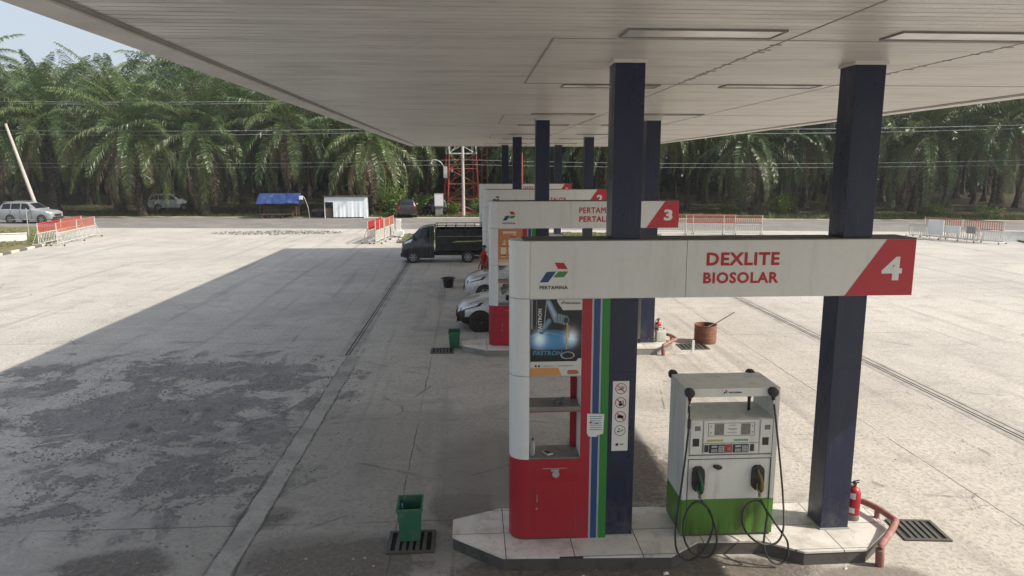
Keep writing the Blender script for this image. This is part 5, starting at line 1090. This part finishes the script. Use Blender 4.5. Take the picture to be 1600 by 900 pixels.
# ------------------------------------------------------------------ PALMS
def frond(m, base, az, el, L, bend, droop, npair, tone, wid=.085, roll=0):
    "arched rachis with two ranks of folded leaflets"
    p = Vector(base); seg = 14; pts = [p.copy()]; dirs = []
    for i in range(seg):
        u = (i+.5)/seg; e = el-bend*u**1.25; a = az+roll*u*u
        d = Vector((cos(a)*cos(e), sin(a)*cos(e), sin(e))); dirs.append(d); p = p+d*(L/seg); pts.append(p.copy())
    dirs.append(dirs[-1]); m.tube([pts[i] for i in range(0, seg+1, 2)], [.05*(1-.9*i/seg) + .006 for i in range(0, seg+1, 2)], 3, cap=False); 
    nf = len(m.tone)
    for q in range(len(m.tone)-3*(seg//2), nf): m.tone[q] = min(1, tone+.25)
    for k in range(npair):
        u = .13+.86*(k+random.uniform(0, .9))/npair; f = u*seg; i = min(int(f), seg-1); b = pts[i].lerp(pts[i+1], f-i); d = dirs[i]
        side = d.cross(Vector((0, 0, 1))); side = side.normalized() if side.length > .05 else Vector((cos(az+pi/2), sin(az+pi/2), 0)); upv = side.cross(d).normalized()
        ll = (1.05*sin(pi*min(1, .18+.80*u))**.7+.12)*random.uniform(.85, 1.1)*L/6.5
        for s in (-1, 1):
            o = (side*s*.85+d*(.35+.5*u)+upv*random.uniform(-.1, .4)).normalized(); m1 = b+o*ll*.45; o2 = (o*.75+Vector((0, 0, -1))*(droop+random.uniform(0, .35))).normalized(); m2 = m1+o2*ll*.55
            wv = d.cross(o); wv = (d+wv*random.uniform(-.6, .6)).normalized()*wid*.5*random.uniform(.8, 1.25)
            m.add([b-wv*.5, b+wv*.5, m1+wv, m1-wv, m2], [(0, 1, 2, 3), (3, 2, 4)], 0, min(1, max(.001, tone+random.uniform(-.12, .12))))
def make_palm(seed, th, nf=38, dead=7, L=6.6, pairs=40, wid=.09):
    random.seed(seed); t = thing('oil_palm', 'oil palm', 'palm tree', (0, 0, 0), 0, 'oil palms across the road')
    m = MB(); lx, ly = random.uniform(-.4, .4), random.uniform(-.3, .3); prof = []; n = 10; k = 18; vs = []
    for i in range(k+1):
        u = i/k; z = th*u; r = (.38*math.exp(-z*1.1)+.22+.10*u+(.14 if u > .8 else 0)); cx, cy = lx*u*u, ly*u*u
        for q in range(n): a = 2*pi*q/n; rr = r*random.uniform(.85, 1.15); vs.append((cx+rr*cos(a), cy+rr*sin(a), z))
    m.add(vs, [(i*n+q, i*n+(q+1) % n, (i+1)*n+(q+1) % n, (i+1)*n+q) for i in range(k) for q in range(n)])
    for i in range(46):
        z = th*(.25+.75*i/46); a = i*2.4; u = z/th; cx, cy = lx*u*u, ly*u*u; r = .26+.12*u; c = Vector((cx+cos(a)*r, cy+sin(a)*r, z)); m.tube([c, c+Vector((cos(a)*.22, sin(a)*.22, .20))], [.09, .05], 4)
    m.build('trunk', 'trunk', t, True)
    m = MB(); top = Vector((lx, ly, th))
    for i in range(nf):
        u = i/nf; az = i*2.39996+random.uniform(-.2, .2); el = radians(86-126*u**.9)+random.uniform(-.12, .12); bend = radians(50+46*u*(1.25-u*.55)+random.uniform(-12, 16))
        frond(m, top+Vector((cos(az)*.2, sin(az)*.2, .2-u*.5)), az, el, L*random.uniform(.85, 1.08)*(.78 if i < 4 else 1), bend, .55+.75*u, pairs, .10+.30*random.random()**2+(.25 if u > .85 else 0), wid, random.uniform(-.3, .3))
    m.build('crown', 'palm', t)
    if dead:
        m = MB()
        for i in range(dead):
            az = random.uniform(0, 2*pi); frond(m, top+Vector((cos(az)*.3, sin(az)*.3, -.5)), az, radians(random.uniform(-60, -20)), L*random.uniform(.6, .9), radians(55), 1.2, 26, random.random(), .07)
        m.build('dead_fronds', 'deadfrond', t)
    return t
PR = [make_palm(11, 9.0, 46, 14, 7.6, 60, .072), make_palm(12, 7.8, 48, 18, 7.9, 60, .072), make_palm(13, 11.2, 42, 12, 7.4, 54, .078), make_palm(14, 14.0, 38, 24, 7.4, 34, .11), make_palm(15, 12.4, 40, 26, 7.8, 34, .11)]
used = set()
def palm(v, x, y, lab, rz, sc):
    if v not in used:
        used.add(v); o = PR[v]; o.location = (x, y, -.03); o.rotation_euler.z = rz; o.scale = (sc,)*3; o['label'] = lab; return o
    return copy_tree(PR[v], label=lab, loc=(x, y, -.03), rz=rz, sc=sc)
random.seed(21)
front = [(-47.5, 74.5, 0, 1.02, 'leftmost roadside oil palm, at the edge of the picture above the silver suv'), (-42.6, 76, 0, 1.08, 'roadside oil palm with drooping fronds just right of the leaning pole'), (-37.8, 80, 2, 1.0, 'tall roadside oil palm second right of the leaning pole'),
 (-33.2, 74.0, 1, 1.05, 'roadside oil palm standing before the white suv'), (-27.0, 74.4, 1, 1.08, 'roadside oil palm with pale drooping skirt right of the white suv'), (-24.5, 78.5, 2, .98, 'dark oil palm just left of the blue stall'), (-18.6, 74.8, 0, 1.02, 'oil palm with bare frond stubs directly behind the blue stall'),
 (-14.9, 80, 2, .95, 'oil palm rising between the blue stall and the white shed'), (-10.1, 73.2, 1, .97, 'oil palm with hanging brown fronds behind the right end of the white shed'), (-6.2, 80.5, 0, 1.0, 'oil palm behind the black suv'), (6.5, 79, 1, 1.0, 'oil palm behind the signs, first right of the tower'), (13.5, 76, 0, .95, 'oil palm behind the signs, second right of the tower'),
 (19.5, 74, 2, .9, 'oil palm left of the wide drooping palm'), (27.6, 71.0, 1, .98, 'wide drooping oil palm nearest the road between the two big columns'), (33.8, 73, 0, .98, 'oil palm half hidden by the large right column'), (39.0, 70, 2, .9, 'oil palm just right of the large right column'),
 (44.5, 68, 1, 1.05, 'oil palm behind the far right barriers'), (50.0, 65, 0, 1.0, 'oil palm at the right edge of the picture'), (56, 66, 1, 1.0, 'oil palm beyond the right edge'), (-53.5, 77, 1, 1.05, 'oil palm beyond the left edge')]
for (x, y, v, sc, lab) in front: palm(v, x, y, lab, random.random()*6.28, sc)
row = 0
for dy in range(9, 76, 8):
    row += 1; x = -66-row*4+(row % 2)*4
    while x < 72+row*4:
        xx = x+random.uniform(-1.3, 1.3); yy = 73.5-.12*xx+dy+random.uniform(-1.3, 1.3)
        if not (abs(xx+1) < 4.5 and yy < 86) and not (abs(xx+34) < 4 and yy < 87):
            palm(3 if random.random() < .5 else 4, xx, yy, 'dark oil palm standing in the shaded rows behind the roadside palms' if row < 4 else 'oil palm deep inside the plantation, only its trunk showing between nearer ones', random.random()*6.28, random.uniform(.82, 1.16)*(1+.01*row))
        x += 8.2
for o in bpy.data.objects:
    if o.get('category') == 'palm tree' and 'deep inside' in o['label']: o['group'] = 'oil palms deep inside the plantation'
    elif o.get('category') == 'palm tree' and 'shaded rows' in o['label']: o['group'] = 'oil palms in the shaded rows'
# dense far end of the plantation, one mass
random.seed(5); m = MB()
for k in range(34000):
    x = random.uniform(-135, 135); y = 146-.12*x+random.uniform(0, 14); z = random.uniform(0, 17) if k % 2 else random.uniform(0, 10)
    a = random.uniform(0, 2*pi); L = random.uniform(1.0, 2.4); w = random.uniform(.2, .5); c = Vector((x, y, z)); d = Vector((cos(a)*.5, sin(a)*.3, random.uniform(-1, .3))).normalized(); sd_ = Vector((1, random.uniform(-.5, .5), random.uniform(-.3, .3))).normalized()*w
    m.add([c-sd_, c+sd_, c+d*L+sd_*.6, c+d*L-sd_*.6], [(0, 1, 2, 3)], 0, random.uniform(.001, .3))
tag(m.build('distant_palms', 'palm'), 'far dark mass of palms closing off the plantation', 'palm grove', kind='stuff')
# ------------------------------------------------------------------ SHRUBS, GRASS
def shrub(x, y, w, h, lab, n=900, ls=.16, tone=.3, z=-.02):
    t = thing('shrub', lab, 'shrub', (x, y, z), random.random()*6, 'shrubs and weeds across the road')
    m = MB(); tips = []
    for i in range(14):
        a = random.uniform(0, 2*pi); q = random.uniform(.2, .9); e = (cos(a)*w*.5*q, sin(a)*w*.4*q, h*random.uniform(.55, 1.0)*(1-.35*q)); m.tube([(0, 0, 0), (e[0]*.4, e[1]*.4, e[2]*.55), e], [.03, .02, .008], 4); tips.append(e)
    m.build('stems', 'weed', t); m = MB()
    for i in range(n):
        e = Vector(random.choice(tips)); u = random.uniform(.25, 1.05); c = e*u+Vector((random.gauss(0, .16*w*.4), random.gauss(0, .16*w*.4), random.gauss(0, .11*h)))
        if c.z < .03: c.z = .05
        d = Vector((random.gauss(0, 1), random.gauss(0, 1), random.gauss(.2, .6))).normalized(); s = d.orthogonal().normalized()*ls*.28; L = ls*random.uniform(.6, 1.3)
        m.add([c, c+d*L*.5+s, c+d*L, c+d*L*.5-s], [(0, 1, 2, 3)], 0, max(.001, min(1, tone+random.uniform(-.3, .4))))
    m.build('foliage', 'leaf', t)
for a in ((-8.4, 73.5, 4.2, 4.0, 'bright green leafy bush right of the white shed', 2200, .22, .5), (-5.0, 76.5, 3, 2.4, 'green bush behind the black suv', 900, .2, .4), (-13.6, 73.5, 1.6, 2.0, 'small green shrub between stall and shed', 500, .18, .5),
          (-1.9, 73.0, 2.6, 1.7, 'dense scrub at the foot of the lattice tower, left part', 1100, .17, .35), (1.2, 73.0, 3.2, 1.9, 'dense green scrub at the foot of the slim pole', 1400, .17, .4), (4.5, 72.6, 3.0, 1.6, 'scrub behind the farthest sign arch', 1000, .17, .3),
          (30.5, 69.0, 3.4, 2.6, 'yellow-green leafy bush below the wide drooping palm', 1300, .2, .75), (25.6, 70.6, 2.4, 1.5, 'low bush left of the yellow-green one', 600, .18, .5), (20, 71.5, 3, 1.5, 'low scrub behind the long barriers', 700, .18, .4), (44, 65.4, 4, 1.6, 'weedy green thicket behind the far right barriers, left half', 1300, .17, .8), (48.5, 64.6, 4, 1.4, 'weedy green thicket behind the far right barriers, right half', 1200, .17, .7), (37.5, 67, 3, 1.2, 'low weeds right of the large column', 700, .16, .6),
          (-30.4, 79.2, 1.6, 2.2, 'young leafy palm sapling in front of the white suv', 350, .3, .7), (12, 71.5, 4, 1.4, 'low scrub beyond the road behind sign numbered 2', 800, .18, .35)): shrub(*a)
m = MB()
def tuft(x, y, z, h, n=7):
    for i in range(n):
        a = random.uniform(0, 2*pi); d = Vector((cos(a), sin(a), 0)); b = Vector((x, y, z))+d*random.uniform(0, .08); s = Vector((-d.y, d.x, 0))*.018; hh = h*random.uniform(.5, 1.2); m.add([b-s, b+s, b+d*hh*.6+Vector((0, 0, hh))], [(0, 1, 2)], 0, max(.001, min(1, random.gauss(.4, .25))))
for k in range(2600):
    x = random.uniform(-4.4, 13.2); y = random.uniform(45.9, 51.2-.08*max(0, x)); tuft(x, y, .09, random.uniform(.05, .16))
for k in range(1800):
    y = random.uniform(39, 57); x = -26.7-(y-39)*.16-random.random()**1.5*14; tuft(x, y, .09, random.uniform(.04, .14))
for k in range(700): y = random.uniform(41.5, 46); x = 35.2+(y-41)*.4+random.random()*10; tuft(x, y, .09, random.uniform(.05, .15))
for k in range(5200):
    x = random.uniform(-62, 60); y = yfar(x)+1.0+abs(random.gauss(0, 2.2)); tuft(x, y, -.03, random.uniform(.08, .3)*(2.0 if x > 18 else 1), 6)
for k in range(2600):
    x = random.uniform(-50, 60); y = yfar(x)+random.uniform(4, 34); tuft(x, y, -.03, random.uniform(.1, .35), 5)
tag(m.build('grass', 'grassb'), 'rough green grass on the verges and under the palms', 'grass', kind='stuff')

# ------------------------------------------------------------------ HAZE
n = N('haze_air'); n.n.remove(n.b); v = n.new('ShaderNodeVolumePrincipled'); v.inputs['Color'].default_value = (.88, .93, 1, 1); v.inputs['Density'].default_value = .00045; v.inputs['Anisotropy'].default_value = .2
n.t.links.new(v.outputs[0], n.n['Material Output'].inputs['Volume']); M['haze'] = n.m
m = MB(); m.box(-240, 240, -45, 240, -1.03, 32); h = m.build('haze', 'haze'); tag(h, 'thin pale haze over the whole station and palms', 'haze', kind='stuff')
